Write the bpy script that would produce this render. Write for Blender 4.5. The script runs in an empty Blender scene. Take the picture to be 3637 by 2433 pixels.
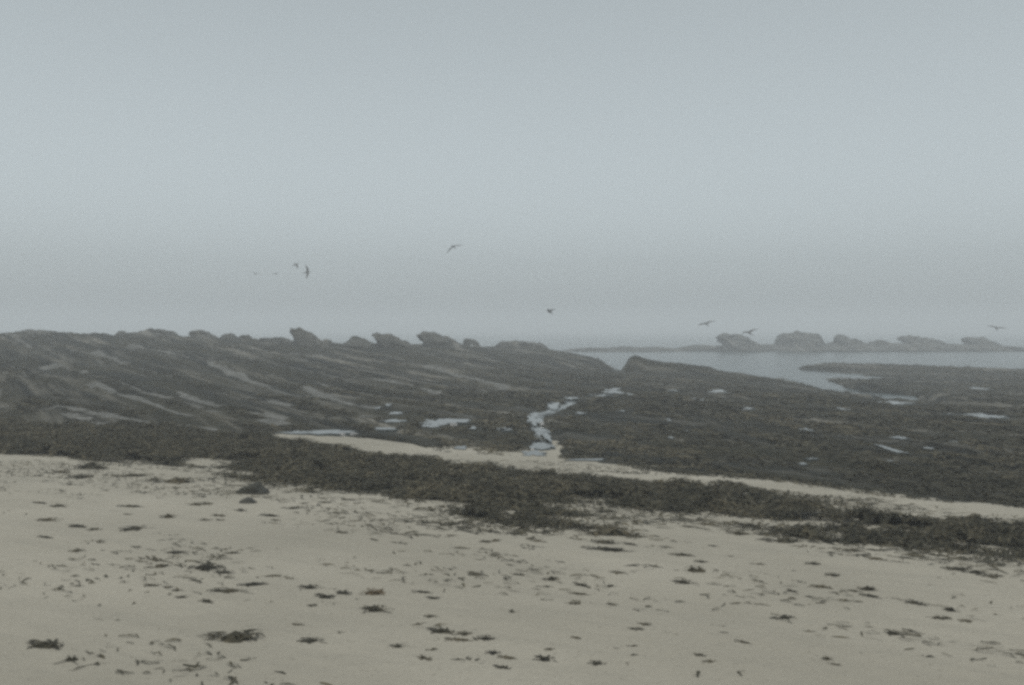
import bpy, bmesh, math, random
import numpy as np
from mathutils import Vector, Matrix

scene = bpy.context.scene
R = math.radians
random.seed(11)
rng = np.random.default_rng(11)

# ------------------------------------------------------------------ camera
cam_data = bpy.data.cameras.new("camera")
cam = bpy.data.objects.new("camera", cam_data)
scene.collection.objects.link(cam)
cam.location = (0.0, 0.0, 1.65)
cam.rotation_euler = (R(90.0 - 0.857), 0.0, 0.0)
cam_data.sensor_width = 38.3
cam_data.lens = 35.0
cam_data.clip_start = 0.05
cam_data.clip_end = 12000.0
scene.camera = cam

# ------------------------------------------------------------------ sky, sun, exposure
SUN_EL, SUN_AZ = 75.0, 165.0           # degrees; azimuth clockwise from straight ahead
world = bpy.data.worlds.new("World")
scene.world = world
world.use_nodes = True
wt = world.node_tree
wt.nodes.clear()
w_out = wt.nodes.new("ShaderNodeOutputWorld")
w_bg = wt.nodes.new("ShaderNodeBackground")
w_sky = wt.nodes.new("ShaderNodeTexSky")
w_sky.sky_type = 'NISHITA'
w_sky.sun_disc = False
w_sky.sun_elevation = R(SUN_EL)
w_sky.sun_rotation = R(SUN_AZ)
w_sky.air_density = 1.0
w_sky.dust_density = 2.1
w_sky.ozone_density = 1.0
w_hsv = wt.nodes.new("ShaderNodeHueSaturation")
w_hsv.inputs["Saturation"].default_value = 0.06
wt.links.new(w_sky.outputs[0], w_hsv.inputs["Color"])
w_mul = wt.nodes.new("ShaderNodeMix")             # the cool cast of a thick overcast
w_mul.data_type = 'RGBA'; w_mul.blend_type = 'MULTIPLY'
w_mul.inputs[0].default_value = 1.0
w_mul.inputs[7].default_value = (0.855, 0.955, 0.99, 1)
wt.links.new(w_hsv.outputs[0], w_mul.inputs[6])
wt.links.new(w_mul.outputs[2], w_bg.inputs[0])
w_bg.inputs[1].default_value = 0.135
wt.links.new(w_bg.outputs[0], w_out.inputs[0])

sun_data = bpy.data.lights.new("sun", 'SUN')
sun_data.energy = 1.5
sun_data.angle = R(25)
sun_data.color = (1.0, 0.97, 0.92)
sun = bpy.data.objects.new("sun", sun_data)
scene.collection.objects.link(sun)
sd = Vector((math.sin(R(SUN_AZ)) * math.cos(R(SUN_EL)), math.cos(R(SUN_AZ)) * math.cos(R(SUN_EL)), math.sin(R(SUN_EL))))
sun.rotation_euler = sd.to_track_quat('Z', 'Y').to_euler()
sun.location = (0, 0, 60)

scene.view_settings.view_transform = 'Standard'
scene.view_settings.look = 'None'
scene.view_settings.gamma = 1.0
scene.view_settings.exposure = -0.08
scene.view_settings.use_curve_mapping = False
scene.cycles.max_bounces = 8
scene.cycles.volume_bounces = 5
scene.cycles.use_denoising = False
scene.cycles.pixel_filter_type = 'BLACKMAN_HARRIS'
scene.cycles.filter_width = 3.2

# ------------------------------------------------------------------ survey of the shore (metres; +Y is straight ahead, camera stands at the origin)
REEF_POINTS = [
    (-12.16, 24.00, -0.46), (-8.12, 22.50, -0.59), (-4.86, 22.00, -0.80), (-3.05, 24.00, -0.80), (0.50, 18.30, -0.82), (0.78, 21.50, -0.84),
    (0.63, 25.50, -0.89), (1.35, 31.00, -0.96), (4.37, 41.00, -1.05), (5.43, 22.00, -0.90), (7.71, 19.00, -0.82), (7.59, 14.50, -0.71),
    (15.68, 30.00, -1.13), (7.90, 32.00, -1.09), (10.36, 42.00, -1.26), (15.88, 55.00, -1.43), (13.99, 64.00, -1.76), (9.35, 72.00, -1.51),
    (5.54, 52.00, -1.17), (6.77, 68.00, -1.56), (5.88, 75.00, -0.94), (2.84, 78.00, -0.65), (-5.78, 72.00, 0.03), (-6.99, 55.00, -0.48),
    (-0.25, 44.00, -1.08), (-3.05, 38.00, -0.98), (-6.26, 36.00, -0.84), (-9.09, 34.00, -0.70), (-13.85, 34.00, -0.38), (-17.22, 34.00, -0.22),
    (-27.84, 55.00, 0.42), (-37.95, 75.00, 1.19), (-30.53, 75.00, 1.02), (-23.53, 75.00, 0.84), (-15.87, 72.00, 0.37), (-9.53, 75.00, 0.21),
    (-4.56, 80.00, 0.12), (3.28, 90.00, -0.37), (28.56, 84.00, -1.57), (32.08, 74.00, -1.57), (36.04, 69.00, -1.74), (27.85, 72.00, -1.98),
    (23.85, 55.00, -1.77), (22.99, 44.00, -1.50), (18.18, 50.00, -1.93), (9.06, 50.00, -1.34), (-46.29, 75.00, 1.19), (-22.23, 36.00, -0.34),
    (-14.83, 24.00, -0.68), (17.38, 28.00, -1.07), (40.94, 66.00, -1.68), (8.70, 14.00, -0.76), (24.22, 80.00, -2.13), (-10.59, 20.90, -0.68),
    (-8.27, 20.28, -0.70), (-5.28, 21.24, -0.81), (-2.28, 17.89, -0.73), (-1.37, 16.97, -0.72), (0.57, 15.52, -0.70), (2.16, 14.08, -0.67),
    (3.26, 13.21, -0.66), (4.62, 11.91, -0.63), (5.47, 10.45, -0.59), (6.16, 9.22, -0.55), (-60.00, 100.00, -1.50), (-30.00, 105.00, -2.40),
    (0.00, 112.00, -2.80), (14.00, 95.00, -2.60), (25.00, 105.00, -2.80), (50.00, 105.00, -2.80), (-90.00, 70.00, 1.00), (-80.00, 120.00, -2.60),
    (0.00, 140.00, -3.00), (-40.00, 140.00, -3.00), (60.00, 140.00, -3.00), (22.00, 78.00, -2.50), (30.00, 92.00, -2.60), (90.00, 60.00, -2.60),
    (70.00, 90.00, -2.80),
]
REEF_EDGE = [
    (-10.59, 20.90), (-8.27, 20.28), (-5.28, 21.24), (-2.28, 17.89), (-1.37, 16.97), (0.57, 15.52),
    (2.16, 14.08), (3.26, 13.21), (4.62, 11.91), (5.47, 10.45), (6.16, 9.22),
]
WRACK_OUTLINE = [
    (-10.51, 16.37), (-7.81, 15.41), (-6.48, 14.86), (-4.71, 14.98), (-3.44, 13.32), (-1.82, 12.10),
    (-0.87, 10.81), (-0.10, 9.72), (0.35, 9.57), (0.92, 9.44), (1.36, 9.60), (1.29, 10.25),
    (0.77, 10.35), (0.49, 11.60), (0.81, 11.73), (1.46, 11.24), (2.17, 10.80), (2.80, 10.34),
    (3.25, 9.54), (3.82, 9.30), (4.58, 8.75), (5.46, 8.16), (6.38, 9.54), (5.62, 10.73),
    (4.57, 11.79), (3.64, 12.39), (3.18, 12.87), (0.53, 14.50), (-2.14, 16.78), (-5.04, 20.26),
    (-6.87, 21.87), (-9.66, 23.69), (-13.36, 26.37), (-18.05, 28.14),
]
PALE_STREAKS = [
    (0.50, 0.80, [(-16.78, 34.93), (-13.73, 31.46), (-10.99, 27.35), (-9.10, 24.38), (-8.04, 23.37)]),
    (0.50, 1.00, [(-19.41, 42.46), (-16.79, 38.98), (-13.20, 32.85), (-10.77, 29.33), (-8.90, 26.31), (-7.54, 24.36), (-5.75, 23.27)]),
    (0.80, 1.00, [(-24.55, 59.92), (-21.12, 56.65), (-16.58, 50.77), (-12.83, 43.08), (-10.29, 38.28), (-8.68, 35.14)]),
    (0.45, 0.80, [(-11.47, 36.28), (-8.93, 31.84), (-6.90, 27.95)]),
    (0.35, 0.80, [(-11.39, 31.52), (-8.67, 27.00), (-7.37, 25.75), (-5.94, 24.03)]),
    (0.60, 0.50, [(-22.43, 44.25), (-19.49, 42.42)]),
    (0.30, 0.70, [(-11.07, 23.37), (-9.75, 22.21)]),
    (0.35, 0.70, [(-9.71, 23.15), (-8.11, 22.08), (-7.06, 21.98), (-5.18, 20.98)]),
    (1.00, 0.35, [(-27.76, 54.78), (-24.83, 55.44), (-20.11, 48.66)]),
    (0.40, 0.50, [(-12.58, 24.81), (-11.49, 24.38), (-9.71, 23.15)]),
    (0.35, 0.80, [(-11.18, 40.42), (-8.70, 35.11), (-7.00, 32.01), (-5.57, 30.24), (-4.31, 28.81)]),
    (1.10, 1.00, [(-6.88, 57.09), (-4.28, 53.56), (-2.17, 47.95), (-0.26, 43.19)]),
    (0.60, 0.70, [(-1.00, 45.18), (0.17, 39.69)]),
    (0.50, 0.70, [(-7.96, 46.17), (-5.83, 44.14), (-4.23, 41.05), (-3.05, 38.18)]),
    (0.40, 0.60, [(-8.26, 37.36), (-6.62, 33.83), (-5.16, 29.90)]),
    (0.50, 0.80, [(-8.65, 31.27), (-6.90, 28.54)]),
    (0.50, 0.60, [(-8.89, 41.73), (-6.55, 37.98), (-4.91, 35.60)]),
    (0.80, 0.40, [(-14.07, 59.61), (-11.42, 58.39)]),
    (0.30, 0.70, [(-4.15, 25.42), (-3.52, 25.09)]),
]
LEDGES = [
    (2.20, 0.35, [(-25.55, 50.07), (-21.29, 46.33), (-18.24, 42.93), (-14.23, 35.94), (-12.04, 32.79), (-10.56, 30.18)]),
    (2.60, 0.40, [(-21.94, 53.10), (-17.21, 46.89), (-14.00, 42.13), (-10.36, 34.81), (-8.12, 30.18)]),
    (1.60, 0.35, [(-19.05, 37.49), (-14.94, 31.71), (-11.82, 27.81), (-9.46, 24.24)]),
    (1.80, 0.35, [(-28.96, 59.31), (-25.78, 59.10), (-22.09, 55.01), (-18.04, 50.77)]),
    (1.80, 0.35, [(-20.36, 58.24), (-16.80, 54.35), (-12.75, 46.45), (-10.35, 41.94)]),
    (1.20, 0.25, [(-15.04, 29.59), (-12.37, 26.91), (-9.88, 23.88)]),
    (0.70, 0.20, [(-8.46, 25.00), (-7.05, 23.66), (-5.72, 22.74)]),
    (0.60, 0.18, [(-8.29, 26.79), (-6.57, 24.96)]),
    (1.20, 0.28, [(-12.83, 46.41), (-9.88, 40.84), (-7.46, 36.00)]),
    (1.20, 0.28, [(-11.23, 47.58), (-9.21, 44.44), (-6.98, 40.45)]),
    (1.50, 0.30, [(-10.93, 52.78), (-7.92, 49.21), (-5.27, 45.97), (-3.33, 41.62)]),
    (1.60, 0.30, [(-8.74, 60.91), (-5.68, 55.11), (-3.33, 48.66), (-1.49, 44.25)]),
    (0.80, 0.20, [(-10.07, 36.41), (-7.62, 31.49), (-6.17, 29.77), (-4.90, 28.41)]),
    (0.60, 0.22, [(-5.92, 25.70), (-4.91, 25.07), (-4.23, 25.37)]),
    (1.10, 0.28, [(-4.73, 23.45), (-4.20, 24.32), (-3.38, 24.07)]),
    (1.00, 0.25, [(-3.83, 21.48), (-3.34, 22.31), (-2.17, 21.02), (-1.52, 19.01)]),
    (2.20, 0.35, [(-4.20, 66.99), (-2.20, 65.33), (-0.35, 59.05)]),
    (2.40, 0.40, [(-1.45, 70.61), (1.83, 71.16), (4.79, 79.27), (6.16, 73.73)]),
    (1.80, 0.30, [(0.15, 57.00), (1.87, 50.07), (3.38, 45.53)]),
    (1.00, 0.25, [(3.54, 45.57), (4.27, 47.79), (4.57, 46.97)]),
    (1.80, 0.35, [(8.73, 72.46), (11.24, 73.54), (12.62, 67.28), (11.99, 53.93)]),
    (0.70, 0.20, [(1.99, 22.25), (2.51, 22.33)]),
    (0.70, 0.20, [(2.79, 21.50), (3.15, 21.42)]),
    (0.80, 0.25, [(4.21, 20.53), (4.99, 20.30)]),
    (0.70, 0.20, [(5.17, 24.79), (5.67, 24.85)]),
    (0.80, 0.22, [(5.36, 24.45), (5.26, 20.66), (5.67, 18.64)]),
    (0.80, 0.20, [(8.64, 29.51), (9.19, 26.52), (10.19, 25.26)]),
    (0.60, 0.20, [(8.96, 21.46), (9.34, 19.70), (9.67, 18.51)]),
    (0.80, 0.22, [(11.28, 24.92), (12.91, 25.00)]),
    (2.00, 0.40, [(22.28, 65.67), (21.61, 55.59), (22.85, 49.72), (20.09, 38.51)]),
    (1.50, 0.35, [(25.49, 73.60), (29.54, 70.85), (31.42, 62.62)]),
    (2.00, 0.30, [(26.33, 82.77), (28.32, 81.78), (30.20, 79.14)]),
]
POOLS = [
    (-4.62, 22.05, -0.80, 0.81, 0.43, "long narrow tide pool at the foot of the left dark ledges"),
    (-3.12, 24.66, -0.79, 0.34, 0.35, "bent thin tide pool arm left of the forked pool"),
    (-1.81, 24.75, -0.83, 0.60, 0.63, "wide forked tide pool in the middle of the reef flat"),
    (-2.05, 23.59, -0.82, 0.25, 0.32, "small lower lobe of water under the forked pool"),
    (-3.30, 26.89, -0.79, 0.16, 0.34, "small bright puddle just above the bent pool arm"),
    (-4.07, 28.35, -0.77, 0.08, 0.33, "tiny puddle at the lower end of a pale bedding streak"),
    (-3.96, 29.95, -0.80, 0.11, 0.36, "tiny puddle farther back on the streaked reef slope"),
    (-1.06, 19.12, -0.80, 0.13, 0.25, "oval puddle close above the pale sand strip"),
    (-0.22, 23.02, -0.84, 0.13, 0.30, "small puddle left of the bright chain of pools"),
    (-4.61, 20.81, -0.83, 0.14, 0.27, "shallow puddle beside the left end of the sand strip"),
    (-3.10, 22.85, -0.81, 0.26, 0.21, "thread of water between two low weed mounds"),
    (-0.97, 23.21, -0.84, 0.09, 0.33, "small grey puddle right below the forked pool's tip"),
    (1.40, 31.55, -0.97, 0.22, 1.45, "curved pool at the top of the bright stepping chain"),
    (0.67, 27.66, -0.91, 0.11, 0.76, "upper small pool of the bright stepping chain"),
    (0.61, 25.72, -0.89, 0.19, 1.32, "triangular bright pool in the middle of the chain"),
    (0.80, 21.40, -0.84, 0.12, 0.66, "round bright pool in the lower chain"),
    (0.59, 19.84, -0.84, 0.25, 0.52, "bow shaped pool under the round bright pool"),
    (0.42, 18.33, -0.82, 0.26, 0.43, "widest bright pool at the foot of the chain by the sand"),
    (1.35, 17.29, -0.79, 0.40, 0.12, "long thin rill of water along the sand strip edge"),
    (2.16, 35.73, -1.02, 0.31, 0.61, "slim pool leading back from the chain of pools"),
    (3.57, 37.59, -1.04, 0.46, 0.52, "slim pool farther back, beside the slab edge"),
    (4.27, 39.17, -1.04, 0.36, 0.80, "bright pool below the notch in the reef"),
    (4.48, 41.52, -1.06, 0.36, 0.73, "farthest bright pool below the notch in the reef"),
    (7.21, 42.06, -1.14, 0.19, 0.62, "tiny puddle in front of the big rock slab"),
    (9.18, 42.15, -1.22, 0.37, 0.61, "thin puddle in front of the slab's right half"),
    (7.22, 36.45, -1.10, 0.17, 0.62, "small puddle below the thin slab-side puddle"),
    (7.80, 31.93, -1.09, 0.24, 0.38, "narrow bright puddle at mid reef, right of centre"),
    (-0.18, 22.97, -0.84, 0.20, 0.24, "thin puddle directly left of the triangular pool"),
    (4.51, 26.68, -0.97, 0.09, 0.27, "tiny puddle on dark weed right of the chain"),
    (3.67, 21.57, -0.88, 0.08, 0.19, "tiny puddle between two dark hollows"),
    (4.35, 23.44, -0.92, 0.07, 0.21, "very small puddle on the weedy flat"),
    (3.47, 29.94, -0.99, 0.12, 0.33, "small dull puddle on the brown weed flat"),
    (2.12, 28.60, -0.95, 0.11, 0.31, "faint small puddle right of the chain"),
    (4.87, 38.52, -1.05, 0.14, 0.63, "short puddle right of the bright notch pools"),
    (9.60, 43.80, -1.28, 0.34, 0.79, "slim puddle on the platform below the slab's end"),
    (7.91, 31.93, -1.09, 0.34, 0.45, "slim slanting puddle on the right platform"),
    (11.48, 32.53, -1.15, 0.15, 0.46, "tiny puddle on the right platform, middle"),
    (11.02, 34.78, -1.17, 0.12, 0.52, "tiny puddle right of the slanting one"),
    (14.89, 36.32, -1.25, 0.49, 0.78, "bent pool at the landward end of the sea channel"),
    (19.12, 50.64, -1.92, 0.61, 0.86, "thin pool near the tip of the sea channel"),
    (9.03, 21.79, -0.91, 0.20, 0.26, "small pool above the bright round pool at right"),
    (7.70, 19.03, -0.82, 0.12, 0.75, "bright round pool on the dark right flat"),
    (10.41, 25.15, -1.00, 0.15, 0.30, "little pool in the line leading to the channel"),
    (11.63, 27.40, -1.05, 0.10, 0.33, "tiny upper pool in the line leading to the channel"),
    (7.52, 23.94, -0.95, 0.13, 0.27, "tiny puddle on the right flat, left side"),
    (5.48, 17.20, -0.76, 0.12, 0.17, "small puddle above the sand strip at right"),
    (5.09, 16.35, -0.73, 0.09, 0.14, "lower small puddle above the sand strip at right"),
    (6.73, 16.81, -0.74, 0.08, 0.20, "dull puddle below the bright round pool"),
    (14.91, 29.53, -1.12, 0.69, 0.83, "long blue pool at the far right edge of the reef"),
    (9.92, 20.92, -0.90, 0.11, 0.24, "small puddle near the right edge, below the blue pool"),
    (8.62, 19.33, -0.84, 0.12, 0.18, "thin puddle right of the bright round pool"),
    (23.43, 46.17, -1.62, 0.21, 0.78, "puddle on the dark right reef mass"),
    (26.43, 52.82, -1.75, 0.37, 0.99, "thin puddle high on the dark right reef mass"),
]
CHANNEL = [(20.51, 71.04), (18.29, 57.74), (18.22, 53.56), (19.07, 51.79), (20.30, 50.64), (16.46, 38.37)]
BAY = [(8.48, 90.83), (7.72, 75.11), (8.56, 71.01), (12.87, 71.01), (16.61, 67.33), (18.19, 62.99), (19.33, 61.02), (19.23, 55.39), (19.93, 53.13), (21.23, 59.17), (21.57, 62.99), (22.74, 69.74), (23.46, 78.11), (28.76, 90.83), (33.62, 98.88), (41.60, 101.44), (42.76, 90.83), (40.79, 78.11), (45.71, 73.69), (100.90, 162.71), (13.03, 139.47)]
STREAMS = [[(0.47, 18.40), (0.67, 19.80), (0.81, 21.38), (0.71, 23.43), (0.62, 26.02), (0.70, 28.05), (1.27, 31.06), (1.61, 32.18), (2.24, 35.75), (3.12, 37.30), (4.04, 38.71), (4.65, 41.37)]]
CRAGS = [
    (-38.95, 78.00, 0.92, 4.55, 0.64, 4.0, "slab", "low flat crag at the left end of the foggy skyline"),
    (-31.72, 76.00, 1.01, 0.99, 0.44, 1.5, "knob", "tiny knob of rock on the left skyline"),
    (-30.66, 76.00, 0.94, 0.85, 0.41, 1.5, "knob", "small low rock touching the flat topped crag"),
    (-28.79, 76.00, 0.80, 3.16, 0.78, 4.0, "flat", "broad flat topped crag on the left skyline"),
    (-24.89, 76.00, 0.73, 2.31, 0.78, 3.0, "fin", "pale blunt crag with a left overhang, right of the flat one"),
    (-23.26, 77.00, 0.71, 1.44, 0.56, 2.0, "knob", "rounded rock in the saddle right of the blunt crag"),
    (-21.93, 77.00, 0.64, 1.15, 0.49, 2.0, "knob", "low rounded rock before the dark long slab"),
    (-18.19, 72.00, 0.44, 2.76, 0.52, 3.0, "flat", "dark low slab left of the shark-fin rock"),
    (-15.20, 70.00, 0.34, 2.68, 1.27, 3.0, "fin", "tallest shark-fin rock leaning left on the skyline"),
    (-13.79, 70.00, 0.34, 0.98, 0.54, 2.0, "knob", "small hump at the right foot of the shark-fin rock"),
    (-11.55, 71.00, 0.32, 2.55, 0.75, 3.0, "wedge", "wedge shaped crag between shark-fin and rounded fin"),
    (-9.22, 73.00, 0.22, 3.31, 1.02, 3.0, "fin", "rounded fin of rock with a pointed left lip"),
    (-5.62, 76.00, 0.05, 4.01, 1.17, 4.0, "fin", "long tapering crag with an upturned left tip"),
    (-3.95, 92.00, 0.02, 1.72, 0.67, 3.0, "slab", "faint low rock behind the long tapering crag"),
    (0.99, 92.00, -0.54, 5.58, 0.95, 5.0, "flat", "faint low hump where the left ridge meets the sea"),
]
ISLETS = [
    (36.98, 150.00, -1.79, 8.41, 2.56, 7.0, "fin", "far fin shaped sea rock, first of the islets"),
    (46.70, 152.00, -1.83, 8.52, 2.77, 7.0, "flat", "far square-topped sea stack, widest of the islets"),
    (52.56, 152.00, -1.83, 4.90, 1.31, 4.0, "knob", "low far rock left of the stepped islet"),
    (55.89, 152.00, -1.90, 7.45, 2.16, 6.0, "fin", "far stepped islet in the middle of the chain"),
    (60.26, 153.00, -1.85, 5.50, 1.61, 5.0, "knob", "far small rounded islet after the stepped one"),
    (70.68, 158.00, -1.82, 10.62, 2.03, 6.0, "fin", "far sloping islet with a long right tail"),
    (80.61, 160.00, -1.64, 7.02, 1.83, 5.0, "fin", "last far rock of the islet chain, near the right edge"),
    (31.48, 152.00, -1.76, 9.72, 0.67, 5.0, "knob", "low ragged rocks at the left start of the far islets"),
]
SKERRIES = [
    (17.96, 152.00, -1.97, 22.00, 0.71, 14.0, "low", "low pale skerry at the waterline left of the islets"),
    (56.12, 153.00, -1.85, 54.65, 1.04, 12.0, "long", "long dark skerry carrying the far islets"),
]
SLAB = [(6.97, 66.00), (16.17, 56.00)]  # ends of the big tilted slab
SLAB_Z = (-0.23, -0.64, -1.41, -2.05)
BIRDS = [
    (-15.93, 58.00, 5.03, 0.62, 40, 35, 10, "tiny distant bird, leftmost of the flock, wings half raised"),
    (-15.67, 62.00, 5.26, 0.60, 20, 10, -5, "smallest distant bird, second from the left"),
    (-10.18, 44.00, 4.64, 0.66, -60, -20, 25, "dark bird banking just above its neighbour with drooped wings"),
    (-9.43, 43.00, 4.22, 0.76, -75, 15, 62, "dark bird tipped steeply on one wing, right of the left group"),
    (-2.37, 38.00, 4.96, 0.81, 15, -28, -28, "highest bird over the middle, wings bowed down"),
    (1.72, 42.00, 2.37, 0.82, 60, 40, 0, "lone bird low over the ridge's end with one raised wing"),
    (10.18, 49.00, 1.88, 1.04, 10, 8, -14, "slim gliding bird left of the first far islet"),
    (12.44, 49.00, 1.40, 1.13, 25, 20, -12, "bird skimming low just right of the first far islet"),
    (25.37, 49.00, 1.65, 1.04, -15, 12, 8, "bird at the far right edge above the last islet"),
]
SAND_LANDMARKS = [
    (-3.35, 12.02, 0.46, 0.16, "rock", "beach_rock", "dark wedge shaped rock standing on the sand below the wrack"),
    (-3.14, 11.10, 0.22, 0.09, "rock", "beach_rock", "smaller rounded dark rock lying in front of the wedge rock"),
    (-1.68, 5.65, 0.31, 0.07, "heap", "seaweed_clump", "biggest dark oval seaweed heap alone in the lower left"),
    (-2.69, 5.38, 0.21, 0.04, "heap", "seaweed_clump", "dark flat weed patch cut by the left edge, near the bottom"),
    (-2.43, 5.14, 0.07, 0.05, "heap", "seaweed_clump", "slanting dark weed tuft in the bottom left corner"),
    (-1.00, 6.79, 0.18, 0.07, "tan", "seaweed_clump", "domed tan-brown seaweed heap on the bare sand"),
    (-0.93, 6.36, 0.19, 0.05, "heap", "seaweed_clump", "flat dark weed mat just below the tan-brown heap"),
    (1.02, 9.62, 0.70, 0.15, "long", "seaweed_clump", "long dark hummock of weed lying off the wrack line"),
    (-0.16, 5.71, 0.15, 0.03, "long", "seaweed_clump", "thin dark stick-like weed strand near the bottom centre"),
    (-2.07, 6.79, 0.30, 0.04, "long", "seaweed_clump", "long dark weed strand on the left sand, the widest there"),
    (-3.65, 9.90, 0.15, 0.07, "heap", "seaweed_clump", "pointed dark weed tuft on the upper left sand"),
    (-6.40, 14.26, 0.46, 0.17, "heap", "seaweed_clump", "large dark weed heap spilling from the wrack at left"),
    (1.54, 7.79, 0.16, 0.08, "heap", "seaweed_clump", "ragged dark weed heap right of centre on the sand"),
    (2.78, 7.29, 0.12, 0.06, "heap", "seaweed_clump", "peaked dark weed tuft on the right sand"),
    (3.16, 6.71, 0.10, 0.05, "heap", "seaweed_clump", "rounded dark weed lump near the right edge of the sand"),
    (2.48, 6.07, 0.12, 0.03, "heap", "seaweed_clump", "lone brown weed patch on the lower right sand"),
    (2.67, 8.27, 0.18, 0.03, "long", "seaweed_clump", "slim dark strand below the right part of the wrack"),
    (1.84, 5.44, 0.06, 0.03, "heap", "seaweed_clump", "small dark lump near the bottom edge at right"),
    (0.31, 7.42, 0.11, 0.05, "heap", "seaweed_clump", "short thick dark weed bit in the middle of the sand"),
    (0.00, 6.35, 0.04, 0.03, "heap", "seaweed_clump", "single small dark dot of weed on empty sand"),
]
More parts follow.
